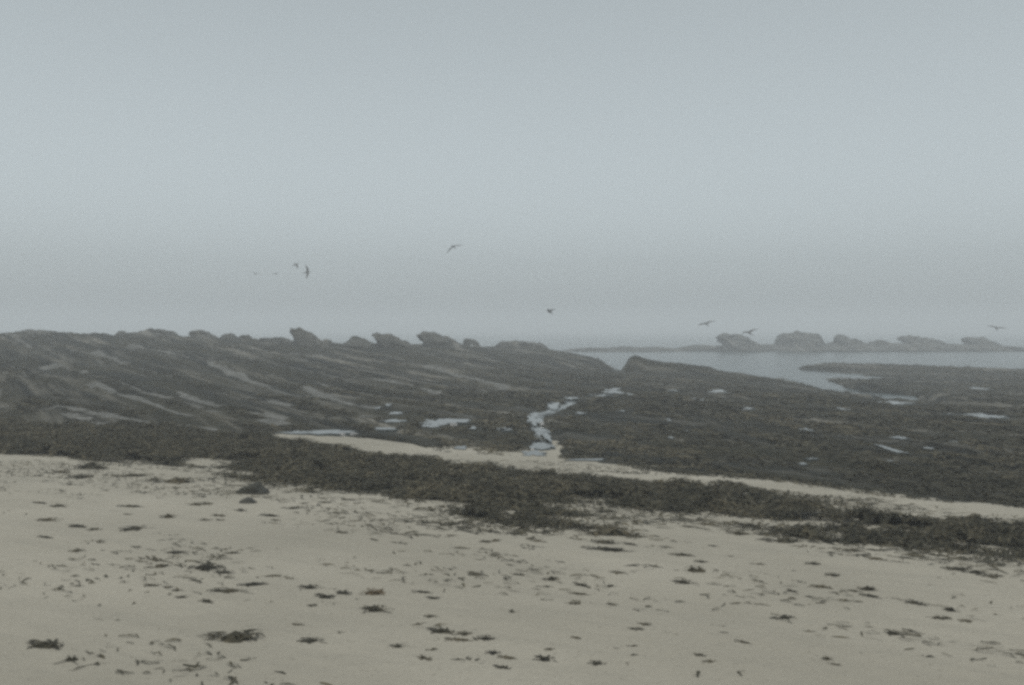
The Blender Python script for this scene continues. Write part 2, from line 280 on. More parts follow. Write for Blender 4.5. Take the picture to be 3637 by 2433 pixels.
SAND_SCRAPS = [
    (-5.71, 13.42, 0.25, "wide weed scrap on sand, nearest one right of the spilled heap"),
    (-6.59, 13.65, 0.21, "medium weed scrap on sand, nearest one left of the spilled heap"),
    (-4.63, 12.86, 0.33, "wide weed scrap on sand, fourth nearest behind the pointed tuft"),
    (-5.02, 13.07, 0.13, "small weed scrap on sand, third nearest right of the spilled heap"),
    (-5.22, 11.91, 0.14, "small weed scrap on sand, third nearest in front of the spilled heap"),
    (-4.73, 11.84, 0.14, "small weed scrap on sand, third nearest behind the pointed tuft"),
    (-4.32, 11.46, 0.12, "small weed scrap on sand, nearest one behind the pointed tuft"),
    (-5.24, 11.20, 0.13, "small weed scrap on sand, fourth nearest in front of the spilled heap"),
    (-3.86, 11.49, 0.12, "small weed scrap on sand, second nearest behind the pointed tuft"),
    (-4.38, 10.68, 0.18, "medium weed scrap on sand, second nearest left of the pointed tuft"),
    (-4.37, 10.28, 0.10, "small weed scrap on sand, fourth nearest left of the pointed tuft"),
    (-4.15, 10.06, 0.07, "tiny weed scrap on sand, nearest one left of the pointed tuft"),
    (-3.17, 10.10, 0.10, "small weed scrap on sand, third nearest in front of the small round rock"),
    (-3.72, 9.17, 0.17, "wide weed scrap on sand, third nearest left of the pointed tuft"),
    (-4.78, 9.62, 0.15, "medium weed scrap on sand, seventh nearest in front of the spilled heap"),
    (-4.32, 9.29, 0.14, "medium weed scrap on sand, seventh nearest left of the pointed tuft"),
    (-4.09, 9.14, 0.09, "small weed scrap on sand, fifth nearest left of the pointed tuft"),
    (-4.34, 8.67, 0.10, "small weed scrap on sand, tenth nearest left of the pointed tuft"),
    (-3.81, 8.48, 0.13, "medium weed scrap on sand, sixth nearest left of the pointed tuft"),
    (-3.77, 8.07, 0.08, "small weed scrap on sand, ninth nearest left of the pointed tuft"),
    (-3.34, 8.29, 0.06, "tiny weed scrap on sand, third nearest in front of the pointed tuft"),
    (-2.90, 8.08, 0.11, "medium weed scrap on sand, fourth nearest in front of the pointed tuft"),
    (-2.76, 8.10, 0.04, "tiny weed scrap on sand, fifth nearest in front of the pointed tuft"),
    (-2.63, 8.01, 0.08, "small weed scrap on sand, seventh nearest behind the wide left strand"),
    (-2.49, 7.98, 0.07, "small weed scrap on sand, fifth nearest behind the wide left strand"),
    (-2.43, 8.10, 0.08, "small weed scrap on sand, sixth nearest behind the wide left strand"),
    (-3.02, 7.75, 0.26, "wide weed scrap on sand, seventh nearest in front of the pointed tuft"),
    (-2.47, 7.53, 0.17, "wide weed scrap on sand, fourth nearest behind the wide left strand"),
    (-2.37, 7.58, 0.05, "tiny weed scrap on sand, third nearest behind the wide left strand"),
    (-2.27, 7.36, 0.10, "medium weed scrap on sand, second nearest behind the wide left strand"),
    (-3.23, 7.55, 0.08, "small weed scrap on sand, eighth nearest in front of the pointed tuft"),
    (-3.50, 7.31, 0.06, "small weed scrap on sand, second nearest behind the left edge patch"),
    (-2.25, 7.19, 0.13, "wide weed scrap on sand, nearest one behind the wide left strand"),
    (-2.42, 7.09, 0.05, "tiny weed scrap on sand, second nearest left of the wide left strand"),
    (-3.20, 6.88, 0.07, "small weed scrap on sand, nearest one behind the left edge patch"),
    (-2.68, 6.91, 0.08, "small weed scrap on sand, sixth nearest left of the wide left strand"),
    (-2.54, 6.88, 0.05, "tiny weed scrap on sand, fifth nearest left of the wide left strand"),
    (-2.44, 6.78, 0.06, "small weed scrap on sand, fourth nearest left of the wide left strand"),
    (-2.34, 6.62, 0.06, "small weed scrap on sand, third nearest left of the wide left strand"),
    (-1.94, 6.98, 0.11, "medium weed scrap on sand, nearest one right of the wide left strand"),
    (-1.83, 6.94, 0.05, "tiny weed scrap on sand, second nearest right of the wide left strand"),
    (-2.14, 6.52, 0.07, "small weed scrap on sand, nearest one left of the wide left strand"),
    (-1.90, 6.55, 0.07, "small weed scrap on sand, nearest one in front of the wide left strand"),
    (-1.69, 6.54, 0.03, "tiny weed scrap on sand, third nearest right of the wide left strand"),
    (-1.87, 7.28, 0.09, "small weed scrap on sand, fourth nearest right of the wide left strand"),
    (-1.76, 7.21, 0.10, "medium weed scrap on sand, fifth nearest right of the wide left strand"),
    (-1.50, 6.93, 0.12, "medium weed scrap on sand, fifth nearest left of the tan heap"),
    (-1.36, 6.88, 0.08, "small weed scrap on sand, second nearest left of the tan heap"),
    (-1.45, 7.11, 0.06, "small weed scrap on sand, fourth nearest left of the tan heap"),
    (-1.63, 6.92, 0.05, "tiny weed scrap on sand, sixth nearest right of the wide left strand"),
    (-1.34, 6.67, 0.11, "medium weed scrap on sand, third nearest left of the tan heap"),
    (-1.29, 6.51, 0.08, "small weed scrap on sand, third nearest left of the flat weed mat"),
    (-1.38, 6.46, 0.05, "small weed scrap on sand, fourth nearest left of the flat weed mat"),
    (-1.22, 6.77, 0.09, "medium weed scrap on sand, nearest one left of the tan heap"),
    (-1.10, 6.61, 0.03, "tiny weed scrap on sand, nearest one left of the flat weed mat"),
    (-1.11, 6.48, 0.05, "small weed scrap on sand, second nearest left of the flat weed mat"),
    (-1.65, 7.90, 0.07, "small weed scrap on sand, third nearest behind the tan heap"),
    (-1.39, 7.84, 0.03, "tiny weed scrap on sand, second nearest behind the tan heap"),
    (-2.23, 5.81, 0.05, "small weed scrap on sand, nearest one left of the big oval heap"),
    (-1.08, 5.83, 0.04, "tiny weed scrap on sand, nearest one in front of the flat weed mat"),
    (-1.01, 5.63, 0.06, "small weed scrap on sand, second nearest in front of the flat weed mat"),
    (-1.22, 5.63, 0.09, "medium weed scrap on sand, second nearest right of the big oval heap"),
    (-0.97, 5.44, 0.04, "tiny weed scrap on sand, fourth nearest in front of the flat weed mat"),
    (-1.37, 5.99, 0.05, "small weed scrap on sand, nearest one right of the big oval heap"),
    (-1.69, 6.30, 0.03, "tiny weed scrap on sand, second nearest in front of the wide left strand"),
    (-2.67, 10.25, 0.12, "small weed scrap on sand, second nearest in front of the small round rock"),
    (-2.56, 10.81, 0.13, "small weed scrap on sand, second nearest right of the small round rock"),
    (-2.71, 11.31, 0.10, "small weed scrap on sand, nearest one right of the small round rock"),
    (-1.70, 9.32, 0.11, "small weed scrap on sand, fifth nearest right of the small round rock"),
    (-2.23, 9.73, 0.07, "tiny weed scrap on sand, third nearest right of the small round rock"),
    (-2.52, 9.95, 0.08, "small weed scrap on sand, fourth nearest in front of the small round rock"),
    (-5.63, 15.14, 0.26, "medium weed scrap on sand, fourth nearest right of the spilled heap"),
    (-4.75, 14.72, 0.27, "wide weed scrap on sand, second nearest left of the dark wedge rock"),
    (-2.68, 12.20, 0.17, "medium weed scrap on sand, nearest one right of the dark wedge rock"),
    (-2.26, 11.24, 0.10, "small weed scrap on sand, fourth nearest right of the small round rock"),
    (-3.23, 9.79, 0.10, "small weed scrap on sand, nearest one right of the pointed tuft"),
    (-3.07, 9.82, 0.07, "tiny weed scrap on sand, sixth nearest in front of the small round rock"),
    (-2.59, 9.68, 0.05, "tiny weed scrap on sand, fifth nearest in front of the small round rock"),
    (-3.29, 8.87, 0.06, "tiny weed scrap on sand, nearest one in front of the pointed tuft"),
    (-3.01, 8.64, 0.06, "tiny weed scrap on sand, second nearest in front of the pointed tuft"),
    (-6.12, 13.24, 0.27, "wide weed scrap on sand, nearest one in front of the spilled heap"),
    (-5.49, 13.46, 0.27, "wide weed scrap on sand, second nearest right of the spilled heap"),
    (-4.33, 13.20, 0.22, "medium weed scrap on sand, nearest one left of the dark wedge rock"),
    (-3.07, 10.54, 0.11, "small weed scrap on sand, nearest one in front of the small round rock"),
    (-3.63, 10.89, 0.17, "medium weed scrap on sand, second nearest right of the pointed tuft"),
    (-5.15, 10.59, 0.13, "small weed scrap on sand, fifth nearest in front of the spilled heap"),
    (-5.90, 12.36, 0.17, "medium weed scrap on sand, second nearest in front of the spilled heap"),
    (-5.46, 10.79, 0.11, "small weed scrap on sand, sixth nearest in front of the spilled heap"),
    (-3.45, 8.09, 0.08, "small weed scrap on sand, sixth nearest in front of the pointed tuft"),
    (-3.60, 8.11, 0.07, "small weed scrap on sand, eighth nearest left of the pointed tuft"),
    (-2.85, 7.53, 0.10, "medium weed scrap on sand, seventh nearest left of the wide left strand"),
    (-1.08, 8.82, 0.13, "medium weed scrap on sand, fifth nearest behind the tan heap"),
    (-0.67, 9.21, 0.14, "medium weed scrap on sand, seventh nearest behind the tan heap"),
    (-0.54, 8.66, 0.06, "tiny weed scrap on sand, fourth nearest left of the thick middle bit"),
    (-1.02, 7.53, 0.09, "small weed scrap on sand, nearest one behind the tan heap"),
    (-1.32, 8.97, 0.08, "small weed scrap on sand, sixth nearest behind the tan heap"),
    (0.15, 8.71, 0.15, "medium weed scrap on sand, third nearest behind the thick middle bit"),
    (0.20, 8.41, 0.07, "small weed scrap on sand, second nearest behind the thick middle bit"),
    (-0.23, 8.38, 0.14, "medium weed scrap on sand, third nearest left of the thick middle bit"),
    (0.36, 8.17, 0.12, "medium weed scrap on sand, nearest one behind the thick middle bit"),
    (0.05, 7.57, 0.08, "small weed scrap on sand, nearest one left of the thick middle bit"),
    (0.27, 7.19, 0.05, "tiny weed scrap on sand, nearest one in front of the thick middle bit"),
    (0.16, 7.07, 0.07, "small weed scrap on sand, second nearest in front of the thick middle bit"),
    (0.55, 7.28, 0.09, "small weed scrap on sand, nearest one right of the thick middle bit"),
    (0.77, 7.28, 0.06, "small weed scrap on sand, third nearest right of the thick middle bit"),
    (0.49, 7.00, 0.09, "medium weed scrap on sand, third nearest in front of the thick middle bit"),
    (0.60, 7.03, 0.07, "small weed scrap on sand, second nearest right of the thick middle bit"),
    (0.71, 6.69, 0.07, "small weed scrap on sand, fifth nearest right of the thick middle bit"),
    (0.44, 6.65, 0.07, "small weed scrap on sand, fourth nearest in front of the thick middle bit"),
    (0.88, 7.69, 0.09, "small weed scrap on sand, fourth nearest right of the thick middle bit"),
    (1.11, 7.96, 0.15, "wide weed scrap on sand, third nearest left of the ragged heap"),
    (1.27, 7.86, 0.05, "tiny weed scrap on sand, nearest one left of the ragged heap"),
    (1.26, 8.46, 0.06, "tiny weed scrap on sand, second nearest left of the ragged heap"),
    (-0.67, 6.86, 0.08, "small weed scrap on sand, nearest one right of the tan heap"),
    (-0.57, 6.68, 0.06, "small weed scrap on sand, fourth nearest right of the flat weed mat"),
    (-1.04, 6.76, 0.10, "medium weed scrap on sand, nearest one in front of the tan heap"),
    (-0.63, 6.15, 0.06, "small weed scrap on sand, nearest one right of the flat weed mat"),
    (-0.54, 6.20, 0.06, "small weed scrap on sand, third nearest right of the flat weed mat"),
    (-0.61, 6.02, 0.06, "small weed scrap on sand, second nearest right of the flat weed mat"),
    (-0.44, 5.87, 0.11, "wide weed scrap on sand, fourth nearest left of the stick-like strand"),
    (-0.30, 5.82, 0.07, "small weed scrap on sand, nearest one left of the stick-like strand"),
    (-0.33, 5.69, 0.09, "medium weed scrap on sand, second nearest left of the stick-like strand"),
    (-0.43, 5.68, 0.08, "medium weed scrap on sand, third nearest left of the stick-like strand"),
    (-0.20, 5.89, 0.06, "small weed scrap on sand, nearest one behind the stick-like strand"),
    (0.14, 5.91, 0.04, "tiny weed scrap on sand, nearest one in front of the lone dot"),
    (0.10, 5.83, 0.03, "tiny weed scrap on sand, nearest one right of the stick-like strand"),
    (-0.68, 5.56, 0.07, "small weed scrap on sand, third nearest in front of the flat weed mat"),
    (0.08, 5.54, 0.04, "tiny weed scrap on sand, second nearest right of the stick-like strand"),
    (-0.11, 5.43, 0.06, "small weed scrap on sand, nearest one in front of the stick-like strand"),
    (-0.03, 5.34, 0.07, "medium weed scrap on sand, second nearest in front of the stick-like strand"),
    (-0.47, 5.49, 0.04, "tiny weed scrap on sand, fifth nearest left of the stick-like strand"),
    (-0.25, 5.25, 0.11, "wide weed scrap on sand, third nearest in front of the stick-like strand"),
    (-0.49, 5.31, 0.07, "medium weed scrap on sand, sixth nearest left of the stick-like strand"),
    (0.22, 5.50, 0.05, "small weed scrap on sand, third nearest right of the stick-like strand"),
    (0.19, 5.32, 0.08, "medium weed scrap on sand, fourth nearest right of the stick-like strand"),
    (-0.05, 5.15, 0.06, "small weed scrap on sand, fourth nearest in front of the stick-like strand"),
    (0.48, 5.25, 0.06, "small weed scrap on sand, fifth nearest right of the stick-like strand"),
    (0.61, 5.25, 0.07, "medium weed scrap on sand, sixth nearest right of the stick-like strand"),
    (0.70, 5.41, 0.04, "tiny weed scrap on sand, seventh nearest right of the lone dot"),
    (0.86, 6.08, 0.06, "small weed scrap on sand, sixth nearest in front of the ragged heap"),
    (0.80, 5.97, 0.06, "small weed scrap on sand, fifth nearest right of the lone dot"),
    (0.70, 6.08, 0.03, "tiny weed scrap on sand, third nearest right of the lone dot"),
    (0.56, 6.06, 0.04, "tiny weed scrap on sand, second nearest right of the lone dot"),
    (0.99, 5.88, 0.06, "small weed scrap on sand, seventh nearest in front of the ragged heap"),
    (0.93, 6.81, 0.06, "small weed scrap on sand, third nearest in front of the ragged heap"),
    (0.40, 5.78, 0.05, "small weed scrap on sand, nearest one right of the lone dot"),
    (0.73, 5.62, 0.04, "tiny weed scrap on sand, sixth nearest right of the lone dot"),
    (0.62, 5.56, 0.03, "tiny weed scrap on sand, fourth nearest right of the lone dot"),
    (0.45, 10.11, 0.34, "wide weed scrap on sand, third nearest left of the long hummock"),
    (0.67, 9.31, 0.09, "small weed scrap on sand, nearest one left of the long hummock"),
    (0.93, 9.13, 0.20, "wide weed scrap on sand, nearest one in front of the long hummock"),
    (1.16, 9.08, 0.09, "small weed scrap on sand, second nearest in front of the long hummock"),
    (1.39, 8.95, 0.15, "medium weed scrap on sand, second nearest right of the long hummock"),
    (0.87, 8.68, 0.21, "wide weed scrap on sand, third nearest in front of the long hummock"),
    (-0.17, 8.99, 0.09, "small weed scrap on sand, fifth nearest behind the thick middle bit"),
    (-0.26, 8.94, 0.08, "small weed scrap on sand, sixth nearest behind the thick middle bit"),
    (-0.19, 9.57, 0.10, "small weed scrap on sand, seventh nearest behind the thick middle bit"),
    (0.57, 11.10, 0.19, "medium weed scrap on sand, fourth nearest left of the long hummock"),
    (0.55, 9.39, 0.10, "small weed scrap on sand, second nearest left of the long hummock"),
    (0.26, 9.05, 0.09, "small weed scrap on sand, fourth nearest behind the thick middle bit"),
    (-1.32, 8.65, 0.04, "tiny weed scrap on sand, fourth nearest behind the tan heap"),
    (-0.28, 7.51, 0.08, "small weed scrap on sand, second nearest left of the thick middle bit"),
    (-0.62, 5.51, 0.05, "small weed scrap on sand, seventh nearest left of the stick-like strand"),
    (1.54, 9.43, 0.08, "small weed scrap on sand, nearest one right of the long hummock"),
    (1.09, 11.06, 0.15, "medium weed scrap on sand, nearest one behind the long hummock"),
    (0.05, 9.51, 0.13, "medium weed scrap on sand, fifth nearest left of the long hummock"),
    (1.95, 9.03, 0.06, "tiny weed scrap on sand, third nearest behind the ragged heap"),
    (1.55, 8.50, 0.12, "medium weed scrap on sand, second nearest behind the ragged heap"),
    (1.66, 8.21, 0.08, "small weed scrap on sand, nearest one behind the ragged heap"),
    (1.95, 8.51, 0.09, "small weed scrap on sand, nearest one right of the ragged heap"),
    (2.16, 8.17, 0.07, "small weed scrap on sand, second nearest left of the slim right strand"),
    (2.05, 7.81, 0.09, "small weed scrap on sand, third nearest left of the slim right strand"),
    (2.35, 7.93, 0.09, "small weed scrap on sand, nearest one left of the slim right strand"),
    (3.81, 8.33, 0.14, "medium weed scrap on sand, third nearest right of the peaked tuft"),
    (2.30, 7.52, 0.11, "medium weed scrap on sand, third nearest in front of the slim right strand"),
    (2.45, 7.36, 0.10, "medium weed scrap on sand, second nearest left of the peaked tuft"),
    (2.66, 7.25, 0.07, "small weed scrap on sand, nearest one left of the peaked tuft"),
    (2.72, 7.09, 0.10, "medium weed scrap on sand, nearest one in front of the peaked tuft"),
    (2.86, 7.02, 0.10, "medium weed scrap on sand, second nearest right of the peaked tuft"),
    (2.99, 6.91, 0.12, "medium weed scrap on sand, nearest one left of the right edge lump"),
    (2.98, 6.47, 0.09, "medium weed scrap on sand, nearest one in front of the right edge lump"),
    (1.96, 7.45, 0.11, "medium weed scrap on sand, second nearest right of the ragged heap"),
    (1.36, 7.36, 0.11, "medium weed scrap on sand, nearest one in front of the ragged heap"),
    (2.16, 7.17, 0.07, "small weed scrap on sand, fourth nearest in front of the slim right strand"),
    (2.68, 7.79, 0.09, "small weed scrap on sand, second nearest in front of the slim right strand"),
    (1.63, 6.78, 0.05, "tiny weed scrap on sand, second nearest in front of the ragged heap"),
    (1.88, 6.44, 0.09, "medium weed scrap on sand, third nearest behind the bottom right lump"),
    (1.35, 6.11, 0.05, "small weed scrap on sand, fifth nearest in front of the ragged heap"),
    (1.35, 5.94, 0.04, "tiny weed scrap on sand, third nearest left of the bottom right lump"),
    (1.69, 6.16, 0.04, "tiny weed scrap on sand, second nearest behind the bottom right lump"),
    (1.94, 6.08, 0.05, "small weed scrap on sand, nearest one behind the bottom right lump"),
    (2.80, 6.02, 0.05, "small weed scrap on sand, nearest one right of the lone brown patch"),
    (1.50, 5.31, 0.04, "small weed scrap on sand, nearest one left of the bottom right lump"),
    (1.85, 5.34, 0.05, "small weed scrap on sand, nearest one in front of the bottom right lump"),
    (2.48, 5.55, 0.05, "small weed scrap on sand, second nearest in front of the lone brown patch"),
    (2.29, 5.44, 0.06, "small weed scrap on sand, nearest one in front of the lone brown patch"),
    (2.73, 5.63, 0.04, "tiny weed scrap on sand, second nearest right of the lone brown patch"),
    (2.05, 5.59, 0.06, "small weed scrap on sand, nearest one right of the bottom right lump"),
    (1.13, 5.32, 0.05, "small weed scrap on sand, fourth nearest left of the bottom right lump"),
    (1.10, 5.43, 0.05, "small weed scrap on sand, fifth nearest left of the bottom right lump"),
    (1.05, 6.55, 0.08, "small weed scrap on sand, fourth nearest in front of the ragged heap"),
    (1.42, 5.74, 0.06, "small weed scrap on sand, second nearest left of the bottom right lump"),
    (3.87, 9.08, 0.06, "tiny weed scrap on sand, fourth nearest behind the peaked tuft"),
    (3.19, 9.55, 0.10, "small weed scrap on sand, third nearest behind the slim right strand"),
    (1.79, 10.57, 0.16, "medium weed scrap on sand, third nearest right of the long hummock"),
    (1.92, 10.15, 0.10, "small weed scrap on sand, fourth nearest right of the long hummock"),
    (2.15, 10.34, 0.12, "small weed scrap on sand, fifth nearest behind the ragged heap"),
    (2.62, 10.25, 0.16, "medium weed scrap on sand, seventh nearest behind the slim right strand"),
    (2.38, 9.77, 0.18, "wide weed scrap on sand, fourth nearest behind the ragged heap"),
    (2.65, 9.76, 0.12, "small weed scrap on sand, sixth nearest behind the slim right strand"),
    (2.74, 9.40, 0.21, "wide weed scrap on sand, fourth nearest behind the slim right strand"),
    (2.86, 9.08, 0.18, "wide weed scrap on sand, nearest one behind the slim right strand"),
    (3.07, 9.01, 0.17, "wide weed scrap on sand, second nearest behind the slim right strand"),
    (3.27, 8.93, 0.14, "medium weed scrap on sand, nearest one right of the slim right strand"),
    (3.25, 8.66, 0.13, "medium weed scrap on sand, second nearest right of the slim right strand"),
    (3.34, 8.52, 0.13, "medium weed scrap on sand, nearest one behind the peaked tuft"),
    (3.47, 8.38, 0.11, "medium weed scrap on sand, second nearest behind the peaked tuft"),
    (3.88, 8.14, 0.12, "medium weed scrap on sand, fourth nearest behind the right edge lump"),
    (3.98, 8.02, 0.12, "medium weed scrap on sand, second nearest behind the right edge lump"),
    (4.06, 7.88, 0.11, "medium weed scrap on sand, third nearest behind the right edge lump"),
    (3.41, 9.58, 0.10, "small weed scrap on sand, fifth nearest behind the slim right strand"),
    (3.71, 9.26, 0.13, "medium weed scrap on sand, third nearest right of the slim right strand"),
    (3.79, 8.64, 0.09, "small weed scrap on sand, third nearest behind the peaked tuft"),
    (3.96, 8.52, 0.07, "small weed scrap on sand, fourth nearest right of the peaked tuft"),
    (3.12, 6.41, 0.07, "small weed scrap on sand, second nearest in front of the right edge lump"),
    (3.37, 7.51, 0.05, "tiny weed scrap on sand, nearest one behind the right edge lump"),
    (2.98, 7.50, 0.05, "tiny weed scrap on sand, nearest one right of the peaked tuft"),
    (2.51, 7.96, 0.05, "tiny weed scrap on sand, nearest one in front of the slim right strand"),
    (3.37, 6.69, 0.05, "tiny weed scrap on sand, nearest one right of the right edge lump"),
    (2.16, 10.62, 0.09, "small weed scrap on sand, fifth nearest right of the long hummock"),
    (2.47, 6.91, 0.08, "small weed scrap on sand, second nearest in front of the peaked tuft"),
]

SEA_Z = -2.0

# ------------------------------------------------------------------ numpy noise and geometry helpers
def _hash(ix, iy, seed):
    h = (ix.astype(np.int64) * 374761393 + iy.astype(np.int64) * 668265263 + seed * 982451653) & 0xffffffff
    h = ((h ^ (h >> 13)) * 1274126177) & 0xffffffff
    h = (h ^ (h >> 16)) & 0xffffffff
    return h / 4294967295.0

def vnoise(x, y, seed=0):
    x = np.asarray(x, float); y = np.asarray(y, float)
    ix = np.floor(x); iy = np.floor(y)
    fx = x - ix; fy = y - iy
    fx = fx * fx * (3 - 2 * fx); fy = fy * fy * (3 - 2 * fy)
    a = _hash(ix, iy, seed); b = _hash(ix + 1, iy, seed)
    c = _hash(ix, iy + 1, seed); d = _hash(ix + 1, iy + 1, seed)
    return (a + (b - a) * fx) * (1 - fy) + (c + (d - c) * fx) * fy - 0.5

def fbm(x, y, octaves=4, seed=0, gain=0.5):
    r = 0; a = 1.0; f = 1.0
    for o in range(octaves):
        r = r + a * vnoise(x * f + 17.3 * o, y * f - 9.1 * o, seed + o)
        a *= gain; f *= 2.03
    return r

def sstep(a, b, x):
    t = np.clip((x - a) / (b - a), 0, 1)
    return t * t * (3 - 2 * t)

def seg_dist(x, y, pts):
    """distance to a polyline and the position (0..1) of the nearest point on it"""
    best = np.full(np.shape(x), 1e9); pos = np.zeros(np.shape(x))
    m = len(pts) - 1
    for i in range(m):
        ax, ay = pts[i][:2]; bx, by = pts[i + 1][:2]
        dx, dy = bx - ax, by - ay
        t = np.clip(((x - ax) * dx + (y - ay) * dy) / (dx * dx + dy * dy + 1e-9), 0, 1)
        d = np.hypot(x - ax - t * dx, y - ay - t * dy)
        k = d < best
        best = np.where(k, d, best); pos = np.where(k, (i + t) / m, pos)
    return best, pos

def inside(x, y, poly):
    r = np.zeros(np.shape(x), bool)
    n = len(poly)
    for i in range(n):
        x1, y1 = poly[i]; x2, y2 = poly[(i + 1) % n]
        c = ((y1 > y) != (y2 > y)) & (x < (x2 - x1) * (y - y1) / (y2 - y1 + 1e-12) + x1)
        r ^= c
    return r

# ---- sand
def sand_z(x, y):
    s = 0.46 * x + 0.88 * y
    z = np.clip(-0.05 * s, -5.5, 4.0)
    return z + 0.05 * fbm(x * 0.22, y * 0.22, 2, 3) + 0.03 * fbm((.88 * x - .46 * y) * .5, (.46 * x + .88 * y) * 1.4, 4, 4) 

# ---- reef
CPA = np.array(REEF_POINTS)
_n = len(CPA)
_k = lambda dx, dy: np.sqrt(dx * dx + dy * dy + 4.0)
_A = np.zeros((_n + 3, _n + 3))
_A[:_n, :_n] = _k(CPA[:, 0][:, None] - CPA[:, 0], CPA[:, 1][:, None] - CPA[:, 1])
_P = np.c_[np.ones(_n), CPA[:, :2]]
_A[:_n, _n:] = _P; _A[_n:, :_n] = _P.T
_W = np.linalg.solve(_A, np.r_[CPA[:, 2], 0, 0, 0])

def reef_base(x, y):
    r = _W[_n] + _W[_n + 1] * x + _W[_n + 2] * y
    for i in range(_n):
        r = r + _W[i] * _k(x - CPA[i, 0], y - CPA[i, 1])
    return r

_ext = [(REEF_EDGE[0][0] - 40, REEF_EDGE[0][1] + 14)] + list(REEF_EDGE) + [(REEF_EDGE[-1][0] + 40, REEF_EDGE[-1][1] - 18)]
_reef_poly = _ext + [(200, 400), (-300, 400)]
def reef_edge_dist(x, y):
    d, _ = seg_dist(x, y, _ext)
    return np.where(inside(x, y, _reef_poly), d, -d)

def saw(f):
    f = f - np.floor(f)
    return np.where(f < 0.16, f / 0.16, (1 - f) / 0.84)

def reef_z(x, y, detail=True):
    x = np.asarray(x, float); y = np.asarray(y, float)
    b = reef_base(x, y)
    e = reef_edge_dist(x, y)
    ramp = sstep(0.0, 3.5, e)
    amp = np.clip((8 - x) / 26, 0.50, 1.0) * np.clip(y / 30, 0.5, 1.3)
    t = 0.835 * x + 0.55 * y                    # across the beds
    l = 0.55 * x - 0.835 * y                    # along the beds
    tw = t + 2.0 * fbm(t * 0.06, l * 0.05, 3, 21) + 0.25 * fbm(t * .6, l * .12, 2, 22)
    z = amp * (0.17 * (saw(tw / 2.6) - 0.5) + 0.11 * (saw(tw / 0.93) - 0.5)) * (0.6 + 0.9 * (vnoise(x * .12, y * .12, 31) + .5))
    z = z + amp * ((.07 + .21 * sstep(-6, 6, x)) * fbm(t * .42, l * .09, 4, 41) + 0.12 * fbm(t * 1.6, l * .5, 4, 42, .6)) + (.03 + .07 * sstep(-4, 6, x)) * fbm(x * 1.7, y * 1.7, 4, 43, .6)
    z = b + z * ramp - 0.06 * (1 - ramp) - 0.25 * sstep(0.2, -1.2, e)
    for (px, py, pz, pw, ph, lab) in POOLS:
        q = (np.abs(x - px) < pw * 3 + 1.5) & (np.abs(y - py) < ph * 4 + 6)
        if not q.any():
            continue
        rr = np.hypot((x[q] - px) / pw, (y[q] - py) / ph)
        fr = np.maximum((py - ph) - y[q], 0)                       # the reef drains out on the landward side
        sd_ = np.maximum(np.abs(x[q] - px) - pw * 1.05, 0) + np.maximum(y[q] - py - ph, 0)
        zz = np.minimum(z[q], pz + 0.0 + 0.035 * fr + 0.35 * sd_)
        w = sstep(1.25, 0.92, rr)
        z[q] = zz * (1 - w) + (pz - 0.05) * w
    for pts in STREAMS:
        sdist, spos = seg_dist(x, y, pts)
        lim = b - 0.02 + 0.22 * np.maximum(sdist - .35, 0)
        z = np.where(sdist < 2.0, np.minimum(z, lim), z)
        ws = sstep(.5, .22, sdist + .25 * fbm(x * 1.5, y * 1.5, 2, 53))
        z = z * (1 - ws) + np.minimum(z, b - 0.10) * ws
    cd, cp = seg_dist(x, y, CHANNEL)
    bd, _ = seg_dist(x, y, BAY + [BAY[0]])
    bd = np.where(inside(x, y, BAY), bd, -bd) + 0.9 * fbm(x * .35, y * .35, 3, 52)
    wb = sstep(-0.6, 0.5, bd)
    z = z * (1 - wb) + np.minimum(z, -2.35) * wb
    w = sstep(1.9, 0.9, cd + 0.8 * fbm(x * .7, y * .7, 2, 51)) * (cp < 0.995)
    z = z * (1 - w) + np.minimum(z, -2.25) * w
    return z

# ------------------------------------------------------------------ scene helpers
def link(o, parent=None):
    scene.collection.objects.link(o)
    if parent is not None:
        o.parent = parent
    return o

def np_mesh(name, verts, quads, attrs=None, smooth=True):
    me = bpy.data.meshes.new(name)
    verts = np.ascontiguousarray(verts, np.float32); quads = np.ascontiguousarray(quads, np.int32)
    nf, k = quads.shape
    me.vertices.add(len(verts)); me.vertices.foreach_set("co", verts.ravel())
    me.loops.add(nf * k); me.loops.foreach_set("vertex_index", quads.ravel())
    me.polygons.add(nf)
    me.polygons.foreach_set("loop_start", np.arange(0, nf * k, k, dtype=np.int32))
    me.polygons.foreach_set("use_smooth", np.full(nf, smooth))
    for an, av in (attrs or {}).items():
        a = me.attributes.new(an, 'FLOAT_COLOR', 'POINT')
        a.data.foreach_set("color", np.ascontiguousarray(av, np.float32).ravel())
    me.update(calc_edges=True)
    return me

def mesh_object(name, me, material, parent=None):
    o = bpy.data.objects.new(name, me)
    if material is not None and not me.materials:
        me.materials.append(material)
    return link(o, parent)

def tag(o, label=None, cat=None, group=None, kind=None):
    if label: o["label"] = label
    if cat: o["category"] = cat
    if group: o["group"] = group
    if kind: o["kind"] = kind
    return o

def grid_quads(nr, nc):
    i = np.arange(nr * nc).reshape(nr, nc)
    return np.stack([i[:-1, :-1], i[:-1, 1:], i[1:, 1:], i[1:, :-1]], -1).reshape(-1, 4)

def cull(verts, quads, keep_v, attrs=None):
    k = keep_v[quads].all(1)
    quads = quads[k]
    used = np.zeros(len(verts), bool); used[quads.ravel()] = True
    remap = np.cumsum(used) - 1
    return verts[used], remap[quads], {n: a[used] for n, a in (attrs or {}).items()}

